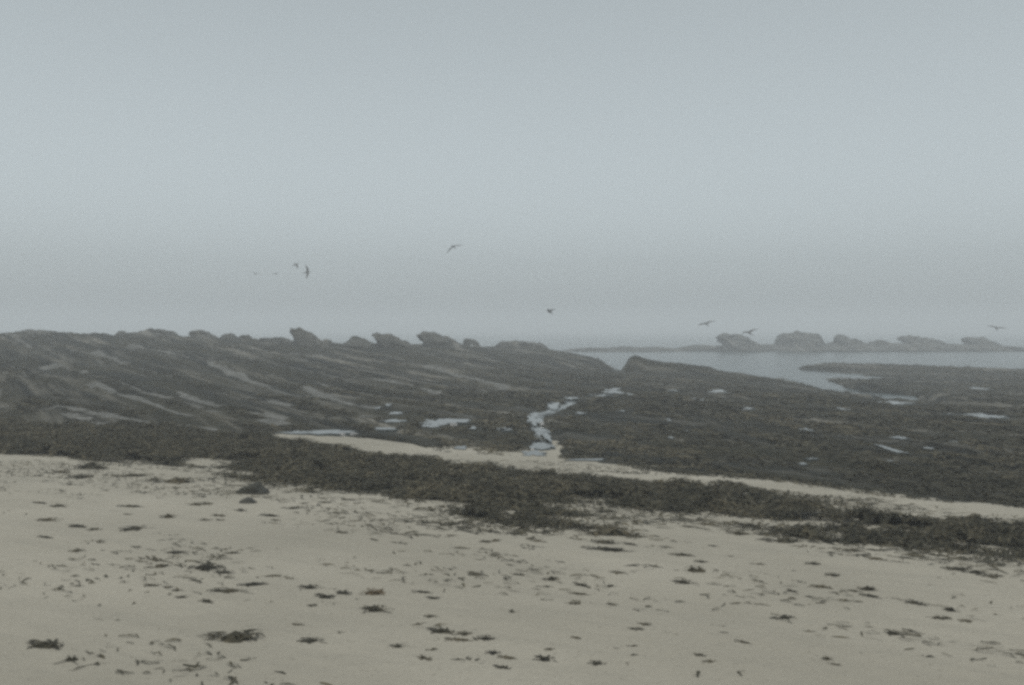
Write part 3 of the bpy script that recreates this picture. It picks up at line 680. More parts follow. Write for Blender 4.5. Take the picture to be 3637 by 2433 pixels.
# ------------------------------------------------------------------ materials
class NT:
    def __init__(self, name):
        self.m = bpy.data.materials.new(name); self.m.use_nodes = True
        self.t = self.m.node_tree
        self.b = self.t.nodes["Principled BSDF"]
    def n(self, kind, **kw):
        nd = self.t.nodes.new(kind)
        for k, v in kw.items():
            if k in nd.inputs.keys(): nd.inputs[k].default_value = v
            else: setattr(nd, k, v)
        return nd
    def l(self, a, b): self.t.links.new(a, b)
    def noise(self, vec, scale, detail=4.0, rough=0.55, dist=0.0):
        nd = self.n("ShaderNodeTexNoise"); nd.inputs["Scale"].default_value = scale
        nd.inputs["Detail"].default_value = detail; nd.inputs["Roughness"].default_value = rough
        nd.inputs["Distortion"].default_value = dist
        if vec is not None: self.l(vec, nd.inputs["Vector"])
        return nd.outputs["Fac"]
    def ramp(self, fac, stops):
        nd = self.n("ShaderNodeValToRGB")
        e = nd.color_ramp.elements
        while len(e) < len(stops): e.new(0.5)
        for el, (p, c) in zip(e, stops):
            el.position = p; el.color = (*c, 1) if len(c) == 3 else c
        self.l(fac, nd.inputs[0]); return nd.outputs[0]
    def mix(self, fac, a, b, blend='MIX'):
        nd = self.n("ShaderNodeMix", data_type='RGBA', blend_type=blend)
        for sock, v in ((nd.inputs[0], fac), (nd.inputs[6], a), (nd.inputs[7], b)):
            if hasattr(v, "links"): self.l(v, sock)
            elif isinstance(v, tuple): sock.default_value = (*v, 1)
            else: sock.default_value = v
        return nd.outputs[2]
    def math(self, op, a, b=None, clamp=False):
        nd = self.n("ShaderNodeMath", operation=op, use_clamp=clamp)
        for sock, v in ((nd.inputs[0], a), (nd.inputs[1], b)):
            if v is None: continue
            if hasattr(v, "links"): self.l(v, sock)
            else: sock.default_value = v
        return nd.outputs[0]
    def bump(self, h, strength, dist):
        nd = self.n("ShaderNodeBump"); nd.inputs["Strength"].default_value = strength; nd.inputs["Distance"].default_value = dist
        self.l(h, nd.inputs["Height"]); self.l(nd.outputs[0], self.b.inputs["Normal"]); return nd
    def pos(self): return self.n("ShaderNodeNewGeometry").outputs["Position"]
    def mapped(self, vec, rot=(0, 0, 0), scale=(1, 1, 1)):
        for r_, s_ in ((rot, (1, 1, 1)), ((0, 0, 0), scale)):       # turn first, then stretch
            nd = self.n("ShaderNodeMapping"); nd.inputs["Rotation"].default_value = r_; nd.inputs["Scale"].default_value = s_
            self.l(vec, nd.inputs["Vector"]); vec = nd.outputs[0]
        return vec

SAND_A, SAND_B = (0.262, 0.238, 0.190), (0.350, 0.318, 0.258)

def mat_sand():
    k = NT("sand"); p = k.pos()
    c = k.ramp(k.noise(p, 0.35, 5), [(0.3, SAND_A), (0.7, SAND_B)])
    st = k.mapped(p, (0, 0, R(27)), (0.5, 2.6, 1))            # faint swash lines along the beach
    c = k.mix(k.ramp(k.noise(st, 1.6, 5, .6), [(0.45, (0, 0, 0)), (0.8, (.35, .35, .35))]), c, (0.20, 0.185, 0.15))
    sp = k.ramp(k.noise(p, 34, 2, .7), [(0.62, (0, 0, 0)), (0.72, (.6, .6, .6))])
    c = k.mix(sp, c, (0.12, 0.105, 0.08))
    k.l(c, k.b.inputs["Base Color"]); k.b.inputs["Roughness"].default_value = 0.85
    k.b.inputs["Specular IOR Level"].default_value = 0.25
    h = k.math('ADD', k.noise(p, 9, 5), k.math('MULTIPLY', k.noise(p, 60, 3), 0.25))
    k.bump(h, 0.9, 0.03)
    return k.m

def reef_colour(k, p):
    st = k.mapped(p, (0, 0, R(-33.4)), (1.0, 0.055, 0.6))      # stretched along the strike of the beds
    a = k.noise(st, 1.25, 7, .64)
    band = k.noise(k.mapped(p, (0, 0, R(-33.4)), (1.0, 0.035, 0.5)), 0.42, 4, .6)  # dark weedy bands along the beds, painting in the shade of their steep faces
    rock = k.ramp(a, [(0.39, (0.008, 0.009, 0.008)), (0.475, (0.020, 0.020, 0.016)), (0.535, (0.060, 0.056, 0.045)), (0.62, (0.165, 0.153, 0.128))])
    w = k.noise(k.mapped(p, (0, 0, R(-33.4)), (1.0, 0.2, 0.6)), 0.6, 6, .6)
    weed = k.ramp(k.noise(p, 3.5, 5, .65), [(0.3, (0.011, 0.012, 0.008)), (0.55, (0.032, 0.029, 0.017)), (0.75, (0.075, 0.063, 0.036))])
    return k.mix(k.ramp(w, [(0.46, (0, 0, 0)), (0.62, (.85, .85, .85))]), k.mix(k.ramp(band, [(.46, (0, 0, 0)), (.58, (.75, .75, .75))]), rock, (0.019, 0.020, 0.016)), weed), a

def mat_reef():
    k = NT("reef_rock"); p = k.pos()
    c, a = reef_colour(k, p)
    at = k.n("ShaderNodeAttribute", attribute_name="mask"); sep = k.n("ShaderNodeSeparateColor")
    k.l(at.outputs["Color"], sep.inputs[0])
    br = k.noise(k.mapped(p, (0, 0, R(-33.4)), (1.0, 0.14, .6)), 2.2, 6, .7)
    def edge(s, lo=.30, hi=.72):
        v = k.math('MULTIPLY', s, k.math('ADD', k.math('MULTIPLY', br, 0.6), 0.7))
        return k.ramp(v, [(lo, (0, 0, 0)), (hi, (1, 1, 1))])
    pale = k.ramp(k.noise(p, 1.3, 5), [(0.3, (0.09, 0.089, 0.081)), (0.7, (0.17, 0.166, 0.152))])
    c = k.mix(edge(sep.outputs[0]), c, pale)
    c = k.mix(edge(sep.outputs[1]), c, k.ramp(k.noise(p, .8), [(.3, SAND_A), (.7, SAND_B)]))
    k.l(c, k.b.inputs["Base Color"]); k.b.inputs["Roughness"].default_value = 0.85
    k.b.inputs["Specular IOR Level"].default_value = 0.12
    h = k.math('ADD', k.noise(p, 3.0, 6, .65), k.math('MULTIPLY', a, 1.2))
    k.bump(h, 0.8, 0.12)
    return k.m

def mat_crag(name, tint=1.0):
    k = NT(name); p = k.pos()
    c, a = reef_colour(k, p)
    st = k.mapped(p, (0, R(12), 0), (0.25, 0.3, 2.4))
    c = k.mix(k.ramp(k.noise(st, 1.2, 5), [(.4, (0, 0, 0)), (.7, (.7, .7, .7))]), c, (0.085 * tint, 0.082 * tint, 0.072 * tint))
    k.l(c, k.b.inputs["Base Color"]); k.b.inputs["Roughness"].default_value = 0.8
    k.bump(k.noise(p, 2.5, 6, .65), 0.8, 0.15)
    return k.m

def mat_weed(name, lo, mid, hi, per_object=False, tinted=False):
    k = NT(name); p = k.pos()
    f = k.noise(p, 7.0, 4, .6)
    if per_object:
        oi = k.n("ShaderNodeObjectInfo")
        f = k.math('ADD', f, k.math('MULTIPLY', k.math('SUBTRACT', oi.outputs["Random"], 0.5), 0.35))
    if tinted:
        at = k.n("ShaderNodeAttribute", attribute_name="tint")
        sep = k.n("ShaderNodeSeparateColor"); k.l(at.outputs["Color"], sep.inputs[0])
        f = k.math('ADD', k.math('ADD', k.math('MULTIPLY', f, 0.35), k.math('MULTIPLY', k.noise(p, 1.1, 4, .6), 0.45)), k.math('MULTIPLY', sep.outputs[0], 0.22))
    k.l(k.ramp(f, [(0.25, lo), (0.5, mid), (0.78, hi)]), k.b.inputs["Base Color"])
    k.b.inputs["Roughness"].default_value = 0.75
    k.b.inputs["Specular IOR Level"].default_value = 0.18
    k.bump(k.noise(p, 30, 3), 0.4, 0.02)
    return k.m

def mat_water(name, col, ripple, scale, rough):
    k = NT(name); p = k.pos()
    k.b.inputs["Base Color"].default_value = (*col, 1)
    k.b.inputs["Roughness"].default_value = rough
    k.b.inputs["IOR"].default_value = 1.333
    st = k.mapped(p, (0, 0, R(-12)), (0.45, 1.0, 1))
    h = k.math('ADD', k.noise(st, scale, 4, .55), k.math('MULTIPLY', k.noise(st, scale * .17, 3), 2.0))
    k.bump(h, ripple, 0.06)
    return k.m

M_sand = mat_sand()
M_reef = mat_reef()
M_crag = mat_crag("crag_rock")
M_wrack = mat_weed("wrack_seaweed", (0.016, 0.016, 0.011), (0.042, 0.038, 0.024), (0.150, 0.124, 0.076), tinted=True)
M_clump = mat_weed("clump_seaweed", (0.014, 0.013, 0.009), (0.036, 0.032, 0.020), (0.095, 0.078, 0.048), per_object=True)
M_tan = mat_weed("tan_seaweed", (0.05, 0.037, 0.02), (0.10, 0.074, 0.045), (0.16, 0.12, 0.075))
M_sea = mat_water("sea_water", (0.035, 0.05, 0.052), 0.9, 1.1, 0.22)
M_pool = mat_water("pool_water", (0.03, 0.035, 0.032), 0.12, 2.5, 0.05)
_b = NT("bird_plumage")
_b.l(_b.ramp(_b.noise(_b.n("ShaderNodeTexCoord").outputs["Object"], 6.0, 3), [(.35, (0.045, 0.043, 0.042)), (.7, (0.11, 0.108, 0.105))]), _b.b.inputs["Base Color"])  # plumage coloured dark: the silhouette against the bright sky is put into the colour
_b.b.inputs["Roughness"].default_value = 0.8
M_bird = _b.m
_k2 = NT("bird_beak"); _k2.l(_k2.ramp(_k2.noise(None, 20), [(0, (.12, .07, .02)), (1, (.2, .12, .03))]), _k2.b.inputs["Base Color"]); M_beak = _k2.m

# ------------------------------------------------------------------ sand beach: one sheet round the camera
def build_beach():
    front = np.radians(np.linspace(-44, 44, 620))
    back = np.radians(np.linspace(44, 316, 70))[1:-1]
    ang = np.concatenate([front, back, [front[0] + 2 * np.pi]])
    d = np.concatenate([np.geomspace(0.3, 3.4, 16)[:-1], np.geomspace(3.4, 34, 300), np.geomspace(34, 420, 30)[1:]])
    A, D = np.meshgrid(ang, d)
    x = np.sin(A) * D; y = np.cos(A) * D
    z = sand_z(x, y)
    v = np.stack([x, y, z], -1).reshape(-1, 3)
    q = grid_quads(*A.shape)[:, ::-1]
    c = np.array([[0, 0, float(sand_z(np.array([0.]), np.array([0.]))[0])]])
    me = np_mesh("beach", v, q)
    o = mesh_object("beach", me, M_sand)
    tag(o, "pale grey sand beach sloping down towards the reef", None, kind="structure")
build_beach()

# ------------------------------------------------------------------ sea
def build_sea():
    ang = np.radians(np.linspace(0, 360, 97)); d = np.concatenate([[0.5], np.geomspace(10, 2500, 60)])
    A, D = np.meshgrid(ang, d)
    v = np.stack([np.sin(A) * D, np.cos(A) * D, np.full(A.shape, SEA_Z)], -1).reshape(-1, 3)
    me = np_mesh("sea", v, grid_quads(*A.shape)[:, ::-1])
    tag(mesh_object("sea", me, M_sea), "grey sea fading into the fog behind the reef", None, kind="structure")
build_sea()

# ------------------------------------------------------------------ reef
def build_reef():
    ang = np.radians(np.linspace(-46, 44, 1000))
    d = np.geomspace(9.5, 135, 430)
    A, D = np.meshgrid(ang, d)
    x = (np.sin(A) * D).ravel(); y = (np.cos(A) * D).ravel()
    z = reef_z(x, y)
    e = reef_edge_dist(x, y)
    pale = np.zeros(len(x))
    tt = .835 * x + .55 * y; ll = .55 * x - .835 * y
    wob = 0.5 * fbm(tt * 1.2, ll * .16, 4, 61)
    for (w, s, pts) in PALE_STREAKS:
        dd, pp = seg_dist(x, y, pts)
        hw = w * 0.24 * (0.55 + 0.45 * np.sin(np.pi * np.clip(pp, .04, .96))) * (1 + 0.8 * vnoise(pp * 9, x * 0 + w * 50, 7))
        pale = np.maximum(pale, (.45 + .6 * s) * sstep(hw + .30, hw - .06, dd + 0.25 * wob))
    tw = tt + 2.0 * fbm(tt * 0.06, ll * 0.05, 3, 21) + 0.25 * fbm(tt * .6, ll * .12, 2, 22)
    for per, wd, sh in ((2.6, .10, .0), (1.15, .11, .37)):
        ph = tw / per + sh; fr = ph - np.floor(ph)
        on = sstep(.42, .75, vnoise(np.floor(ph) * 7.7, ll * .07, 73) + .5 + .3 * fbm(tt * .4, ll * .3, 2, 74))
        pale = np.maximum(pale, .68 * on * sstep(wd, wd * .35, np.abs(fr - .9)) * sstep(6, 0, x) * sstep(20, 25, y))
    grey = 0.15 * sstep(0.05, 0.4, fbm(tt * .7, ll * .07, 4, 71)) * sstep(14, -2, x)
    sand = sstep(1.6, -0.2, e + 1.6 * wob)
    mask = np.stack([np.maximum(pale, grey), sand, np.zeros(len(x)), np.ones(len(x))], -1)
    v = np.stack([x, y, z], -1)
    v, q, at = cull(v, grid_quads(*A.shape)[:, ::-1], (e > -1.3) & (z > -2.7), {"mask": mask})
    o = mesh_object("reef", np_mesh("reef", v, q, at), M_reef)
    return tag(o, "dark weed covered rock reef with tilted beds running to the sea", None, kind="structure")
reef = build_reef()

# ledges: tilted beds standing out of the reef, steep on the left, dipping to the right
def build_ledge(i, w, h, pts):
    P = np.array(pts); seg = np.hypot(*np.diff(P, axis=0).T); s = np.r_[0, np.cumsum(seg)]
    n = int(max(14, min(110, s[-1] / 0.3)))
    ss = np.linspace(0, s[-1], n)
    cx = np.interp(ss, s, P[:, 0]); cy = np.interp(ss, s, P[:, 1])
    cx = np.convolve(np.pad(cx, 3, 'edge'), np.ones(7) / 7, 'valid'); cy = np.convolve(np.pad(cy, 3, 'edge'), np.ones(7) / 7, 'valid')
    tx = np.gradient(cx); ty = np.gradient(cy); L = np.hypot(tx, ty) + 1e-9
    nx, ny = -ty / L, tx / L
    if nx.mean() < 0: nx, ny = -nx, -ny           # points down the dip
    h *= .45; w *= .95
    prof = [(-.5, -.35), (-.48, .45), (-.44, .92), (-.36, 1.0), (-.2, .9), (0, .66), (.2, .42), (.38, .15), (.5, -.3)]
    tap = np.sin(np.pi * np.clip(np.linspace(0, 1, n), .01, .99)) ** .9
    rows = []
    for (a, b) in prof:
        off = a * w * (0.35 + .65 * tap) * (1 + .7 * vnoise(ss * .5, ss * 0 + i * 3.1, 81)) + .25 * w * vnoise(ss * .8, ss * 0 + i, 82)
        px = cx + nx * off; py = cy + ny * off
        z = reef_z(px, py)
        top = h * tap * (.7 + .7 * (vnoise(ss * .22, ss * 0 + i * 7.7, 83) + .3)) 
        zz = 0.5 * z + 0.5 * reef_base(px, py) + b * top + (.22 * h * fbm((.835 * px + .55 * py) * 3, (.55 * px - .835 * py) * .7, 3, 84 + i) if b > 0 else -.1)
        rows.append(np.stack([px, py, zz], -1))
    V = np.stack(rows, 0)
    nr, nc = V.shape[:2]
    mask = np.zeros((nr * nc, 4)); mask[:, 3] = 1
    me = np_mesh("rock_ledge", V.reshape(-1, 3), grid_quads(nr, nc), {"mask": mask})
    o = mesh_object("rock_ledge", me, M_reef, reef)
for i, (w, h, pts) in enumerate(LEDGES):
    build_ledge(i, w, h, pts)

# ------------------------------------------------------------------ tide pools
def build_pool(i, px, py, pz, pw, ph, label):
    pz += 0.018
    n = 40; a = np.linspace(0, 2 * np.pi, n, endpoint=False)
    r = 0.95 + 0.95 * fbm(np.cos(a) * 1.5 + i * 5.3, np.sin(a) * 1.5, 4, 91, .65)
    rings = [0.0, .55, 1.0, 1.12]
    vs = [[px, py, pz]]
    for f in rings[1:]:
        for j in range(n):
            vs.append([px + math.cos(a[j]) * pw * r[j] * f, py + math.sin(a[j]) * ph * r[j] * f, pz - (0.07 if f > 1.05 else 0)])
    fs = [(0, 1 + j, 1 + (j + 1) % n) for j in range(n)]
    for k in range(2):
        for j in range(n):
            a0 = 1 + k * n + j; b0 = 1 + k * n + (j + 1) % n
            fs.append((a0, a0 + n, b0 + n, b0))
    me = bpy.data.meshes.new("tide_pool"); me.from_pydata(vs, [], fs); me.update()
    tag(mesh_object("tide_pool", me, M_pool), label, None, "tide pools on the reef", "structure")
for i, p in enumerate(POOLS):
    build_pool(i, *p)

def build_stream(i, pts, label):
    P = np.array(pts); s = np.r_[0, np.cumsum(np.hypot(*np.diff(P, axis=0).T))]
    n = int(s[-1] / .12); ss = np.linspace(0, s[-1], n)
    cx = np.interp(ss, s, P[:, 0]); cy = np.interp(ss, s, P[:, 1])
    ker = np.ones(9) / 9
    cx = np.convolve(np.pad(cx, 4, 'edge'), ker, 'valid') + .35 * fbm(ss * .5, ss * 0 + i, 3, 95); cy = np.convolve(np.pad(cy, 4, 'edge'), ker, 'valid') + .2 * fbm(ss * .6, ss * 0 + i + 5, 3, 96)
    tx = np.gradient(cx); ty = np.gradient(cy); L = np.hypot(tx, ty) + 1e-9
    wl = .10 + .5 * np.maximum(fbm(ss * .4, ss * 0 + i, 3, 97) + .1, 0); wr = .10 + .5 * np.maximum(fbm(ss * .4, ss * 0 + i + 9, 3, 98) + .1, 0)
    z = reef_base(cx, cy) - .045
    rows = [np.stack([cx - ty / L * o * k, cy + tx / L * o * k, z - (.05 if abs(k) > 1 else 0)], -1) for o, k in ((wl, 1.3), (wl, 1), (wl, 0), (wr, -1), (wr, -1.3))]
    V = np.stack(rows, 0)
    me = np_mesh("stream", V.reshape(-1, 3), grid_quads(5, n)[:, ::-1])
    tag(mesh_object("stream", me, M_pool), label, None, None, "structure")
build_stream(0, STREAMS[0], "thin winding rill linking the bright chain of pools")

# ------------------------------------------------------------------ crags on the ridge, islets, skerries
PROFILES = {
    # silhouettes as (x -0.5..0.5, z 0..1), left foot to right foot; beds dip to the right
    'fin': [(-.42, -.3), (-.40, .15), (-.36, .42), (-.42, .62), (-.50, .88), (-.46, .99), (-.34, 1.0), (-.18, .97), (-.02, .86), (.12, .68), (.26, .42), (.40, .2), (.5, -.3)],
    'flat': [(-.5, -.3), (-.47, .3), (-.43, .72), (-.36, .93), (-.22, 1.0), (-.05, .95), (.1, .97), (.25, .9), (.36, .72), (.44, .35), (.5, -.3)],
    'knob': [(-.5, -.3), (-.44, .3), (-.32, .75), (-.14, .97), (.04, 1.0), (.2, .85), (.34, .5), (.45, .15), (.5, -.3)],
    'slab': [(-.5, -.3), (-.48, .5), (-.42, .9), (-.25, 1.0), (0, .88), (.2, .72), (.38, .4), (.5, -.3)],
    'wedge': [(-.5, -.3), (-.42, .35), (-.30, .55), (-.22, .96), (-.12, 1.0), (.05, .82), (.22, .6), (.40, .3), (.5, -.3)],
    'long': [(-.5, -.3), (-.47, .3), (-.38, .75), (-.25, .85), (-.1, .95), (.05, .9), (.2, 1.0), (.33, .8), (.44, .6), (.49, .2), (.5, -.3)],
    'low': [(-.5, -.3), (-.4, .35), (-.28, .7), (-.12, .62), (0, 1.0), (.12, .75), (.25, .85), (.38, .5), (.5, -.3)],
}
def crag_mesh(name, w, h, dep, shape, seed, nx=46, ny=15, rough=1.0):
    P = np.array(PROFILES[shape]); s = np.r_[0, np.cumsum(np.hypot(*np.diff(P, axis=0).T))]
    ss = np.linspace(0, s[-1], nx)
    fx = np.interp(ss, s, P[:, 0]); fz = np.interp(ss, s, P[:, 1])
    rows = []
    for k in range(ny):
        t = -1 + 2 * k / (ny - 1)
        f = math.sqrt(max(1 - abs(t) ** 2.4, 0.0)) 
        sh = 0.10 * float(vnoise(np.array([k * .6]), np.array([seed * 3.3]), 5)[0])
        hz = f * (1 + .35 * float(vnoise(np.array([k * .45 + 7]), np.array([seed * 1.7]), 6)[0]) * (abs(t) > .15))
        gx = fx * (0.35 + 0.65 * f) + sh; gz = np.where(fz > 0, fz * hz, fz)
        rows.append(np.stack([gx * w, np.full(nx, t * dep / 2) + .12 * dep * vnoise(gx * 4 + seed, gx * 0 + k, 9), gz * h], -1))
    V = np.stack(rows, 0)
    up = np.clip(V[..., 2] / h, 0, 1)
    nz = fbm(V[..., 0] * 2.1 / max(h, .4) + seed * 9, V[..., 1] * 1.0 + V[..., 2] * 1.3, 4, 101)
    bed = saw((V[..., 2] + .25 * V[..., 0]) / (h * .26) + seed)          # bedding grooves
    V[..., 0] += rough * (0.20 * h * nz + 0.10 * h * (bed - .5)) * up
    V[..., 2] += rough * 0.26 * h * (-.12 + fbm(V[..., 0] * 3.2 / max(h, .4), V[..., 1] * .9 + seed * 4, 4, 111, .6)) * up
    return np_mesh(name, V.reshape(-1, 3), grid_quads(ny, nx)[:, ::-1], smooth=False)

for i, (x, y, z, w, h, dep, sh, lab) in enumerate(CRAGS):
    o = mesh_object("skyline_rock", crag_mesh("skyline_rock", w, h, dep, sh, i + 1), M_crag)
    o.location = (x, y, z)
    tag(o, lab, "rock", "rocks along the left skyline")
for i, (x, y, z, w, h, dep, sh, lab) in enumerate(ISLETS):
    o = mesh_object("sea_rock", crag_mesh("sea_rock", w, h, dep, sh, i + 31), M_crag)
    o.location = (x, y, z)
    tag(o, lab, "rock", "far rocks in the sea")
for i, (x, y, z, w, h, dep, sh, lab) in enumerate(SKERRIES):
    o = mesh_object("skerry", crag_mesh("skerry", w, h, dep, sh, i + 51, nx=90, ny=17, rough=.6), M_crag)
    o.location = (x, y, z)
    tag(o, lab, "reef", "low skerries under the fog")

# the big slab at the seaward edge of the reef: high left corner, falling to the right
def build_slab():
    (x0, y0), (x1, y1) = SLAB
    za, zb, zc, zf = SLAB_Z
    n = 90; m = 16
    t = np.linspace(0, 1, n)
    crest = np.interp(t, [0, .06, .13, .17, .24, .3, .45, .62, .66, .8, .84, .95, 1], [zf - .3, zf + .35 * (za - zf), za - .12, za, za - .22, za - .26, zb + .05, zb - .2, zb - .34, zb - .52, zc + .14, zc, zc - .7])
    rows = []
    for k in range(m):
        f = -1 + 2 * k / (m - 1)
        fall = abs(f) ** (3.0 if f > 0 else 1.25)
        off = f * (3.6 if f < 0 else 1.6)
        px = x0 + (x1 - x0) * t + .12 * off * 1; py = y0 + (y1 - y0) * t + off + .5 * vnoise(t * 9, t * 0 + k * .4, 121)
        ground = np.maximum(reef_base(px, py), -2.4) - .25
        z = crest * (1 - fall) + ground * fall + .12 * fbm(px * .9, py * .9, 4, 122) * (1 - fall) + .07 * (saw((px * .835 + py * .55) / .8) - .5) * (1 - fall)
        rows.append(np.stack([px, py, z], -1))
    V = np.stack(rows, 0)
    mask = np.zeros((n * m, 4)); mask[:, 3] = 1
    me = np_mesh("rock_slab", V.reshape(-1, 3), grid_quads(m, n), {"mask": mask}, smooth=False)
    o = mesh_object("rock_slab", me, M_reef)
    tag(o, "big dark tilted rock slab rising beside the notch, falling right to the water", "rock")
build_slab()

# ------------------------------------------------------------------ seaweed fronds
def fronds(x, y, z, heading, length, width, lift, curl, segs=3):
    n = len(x)
    V = np.zeros((n, segs + 1, 2, 3)); ax = np.zeros(n); ay = np.zeros(n); h = heading.copy()
    for j in range(segs + 1):
        f = j / segs
        if j:
            ax = ax + np.cos(h) * length / segs; ay = ay + np.sin(h) * length / segs; h = h + curl
        wj = width * (0.45 + 1.1 * math.sin(math.pi * (0.15 + .8 * f))) * .5
        zz = z + lift * math.sin(math.pi * min(1, f * .85 + .1)) 
        sx = -np.sin(h) * wj; sy = np.cos(h) * wj
        tw = (rng.random(n) - .5) * wj * 1.2
        V[:, j, 0] = np.stack([x + ax + sx, y + ay + sy, zz + tw], -1)
        V[:, j, 1] = np.stack([x + ax - sx, y + ay - sy, zz - tw], -1)
    st = (segs + 1) * 2
    b = np.arange(n)[:, None] * st
    Q = np.concatenate([np.stack([b[:, 0] + 2 * j, b[:, 0] + 2 * j + 1, b[:, 0] + 2 * j + 3, b[:, 0] + 2 * j + 2], -1) for j in range(segs)], 0)
    return V.reshape(-1, 3), Q, st

# wrack: the thick bank of seaweed along the beach
def wrack_amount(x, y):
    d, _ = seg_dist(x, y, WRACK_OUTLINE + [WRACK_OUTLINE[0]])
    d = np.where(inside(x, y, WRACK_OUTLINE), d, -d)
    s = 0.46 * x + 0.88 * y
    l = 0.88 * x - 0.46 * y
    d = d + 0.75 * fbm(l * .5, s * 1.6, 5, 131, .6) - .05
    hole = fbm(l * .7, s * 2.6, 4, 133, .6)
    d = d - 1.3 * sstep(.16, .34, hole) * sstep(2.2, .5, d)
    return d

def build_wrack():
    P = np.array(WRACK_OUTLINE)
    xs = np.arange(P[:, 0].min() - .5, P[:, 0].max() + .5, 0.075); ys = np.arange(P[:, 1].min() - .5, P[:, 1].max() + .5, 0.075)
    X, Y = np.meshgrid(xs, ys); x = X.ravel(); y = Y.ravel()
    d = wrack_amount(x, y)
    bank = sstep(-.05, 1.1, d)
    z = sand_z(x, y) + .075 * bank * (0.8 + 1.2 * fbm(x * .9, y * .9, 3, 141)) + .085 * sstep(-.05, .25, d) * (.45 + 2.0 * fbm(x * 3, y * 3, 3, 142)) - .03 * (d < 0)
    e = reef_edge_dist(x, y)
    tint = np.stack([.5 + .5 * fbm(x * 5, y * 5, 2, 143)] * 3 + [np.ones(len(x))], -1)
    v, q, at = cull(np.stack([x, y, z], -1), grid_quads(*X.shape), d > -.12, {"tint": tint})
    base = np_mesh("seaweed_wrack", v, q, at)
    # fronds lying on the bank
    n = 330000
    fx = rng.uniform(P[:, 0].min(), P[:, 0].max(), n); fy = rng.uniform(P[:, 1].min(), P[:, 1].max(), n)
    d = wrack_amount(fx, fy)
    k = (d > -.10 + .5 * (rng.random(n) - .75) * (rng.random(n) < .3)) & (np.abs(fx) < fy * .66 + 1.5)
    fx, fy, d = fx[k], fy[k], d[k]
    bank = sstep(-.05, 1.1, d)
    fz = sand_z(fx, fy) + .075 * bank * (0.8 + 1.2 * fbm(fx * .9, fy * .9, 3, 141)) + .085 * sstep(-.05, .25, d) * (.45 + 2.0 * fbm(fx * 3, fy * 3, 3, 142))
    m = len(fx)
    V, Q, st = fronds(fx, fy, fz, rng.uniform(0, 6.283, m), rng.uniform(.06, .22, m), rng.uniform(.005, .020, m), rng.uniform(.005, .05, m), rng.normal(0, .6, m))
    t = np.repeat(rng.random(m), st)
    fr = np_mesh("seaweed_fronds", V, Q, {"tint": np.stack([t, t, t, np.ones(len(t))], -1)}, smooth=False)
    o = mesh_object("seaweed_wrack", base, M_wrack)
    tag(o, "thick dark bank of seaweed wrack running along the sand", "seaweed", kind="stuff")
    f = mesh_object("seaweed_fronds", fr, M_wrack, o); f["kind"] = "stuff"
build_wrack()

# weed growing on the reef
def build_reef_weed():
    n = 200000
    a = np.radians(rng.uniform(-40, 40, n)); d = np.exp(rng.uniform(np.log(10.5), np.log(75), n))
    x = np.sin(a) * d; y = np.cos(a) * d
    e = reef_edge_dist(x, y)
    tt = .835 * x + .55 * y; ll = .55 * x - .835 * y
    dens = .5 * fbm(x * .35, y * .35, 3, 151) + .9 * fbm(tt * 1.1, ll * .14, 4, 152)
    k = (e > .5) & (dens > -.05 + .25 * sstep(0, -12, x) * sstep(22, 34, y))
    for (w, s, pts) in PALE_STREAKS:
        dd, _ = seg_dist(x, y, pts); k &= dd > w * .7
    for (px, py, pz, pw, ph, lab) in POOLS:
        k &= np.hypot((x - px) / (pw + .12), (y - (py - ph * .3 - .35)) / (ph * 1.3 + .6)) > 1.0
    k &= seg_dist(x, y, CHANNEL)[0] > 1.6
    x, y, d = x[k], y[k], d[k]
    z = reef_z(x, y); g = z > SEA_Z + .05
    x, y, z, d = x[g], y[g], z[g], d[g]
    m = len(x); sc = np.clip(d / 22, .6, 1.6)
    V, Q, st = fronds(x, y, z + .01, rng.normal(-0.75, .8, m), rng.uniform(.12, .40, m) * sc, rng.uniform(.010, .034, m) * sc, rng.uniform(.0, .035, m), rng.normal(0, .5, m), segs=2)
    t = np.repeat(np.clip(rng.random(m) * .4 + .6 * (.5 + 1.3 * fbm((.835 * x + .55 * y) * .9, (.55 * x - .835 * y) * .12, 3, 153)), 0, 1), st)
    me = np_mesh("reef_seaweed", V, Q, {"tint": np.stack([t, t, t, np.ones(len(t))], -1)}, smooth=False)
    tag(mesh_object("reef_seaweed", me, M_wrack), "dark olive seaweed growing over the rock reef", "seaweed", kind="stuff")
build_reef_weed()

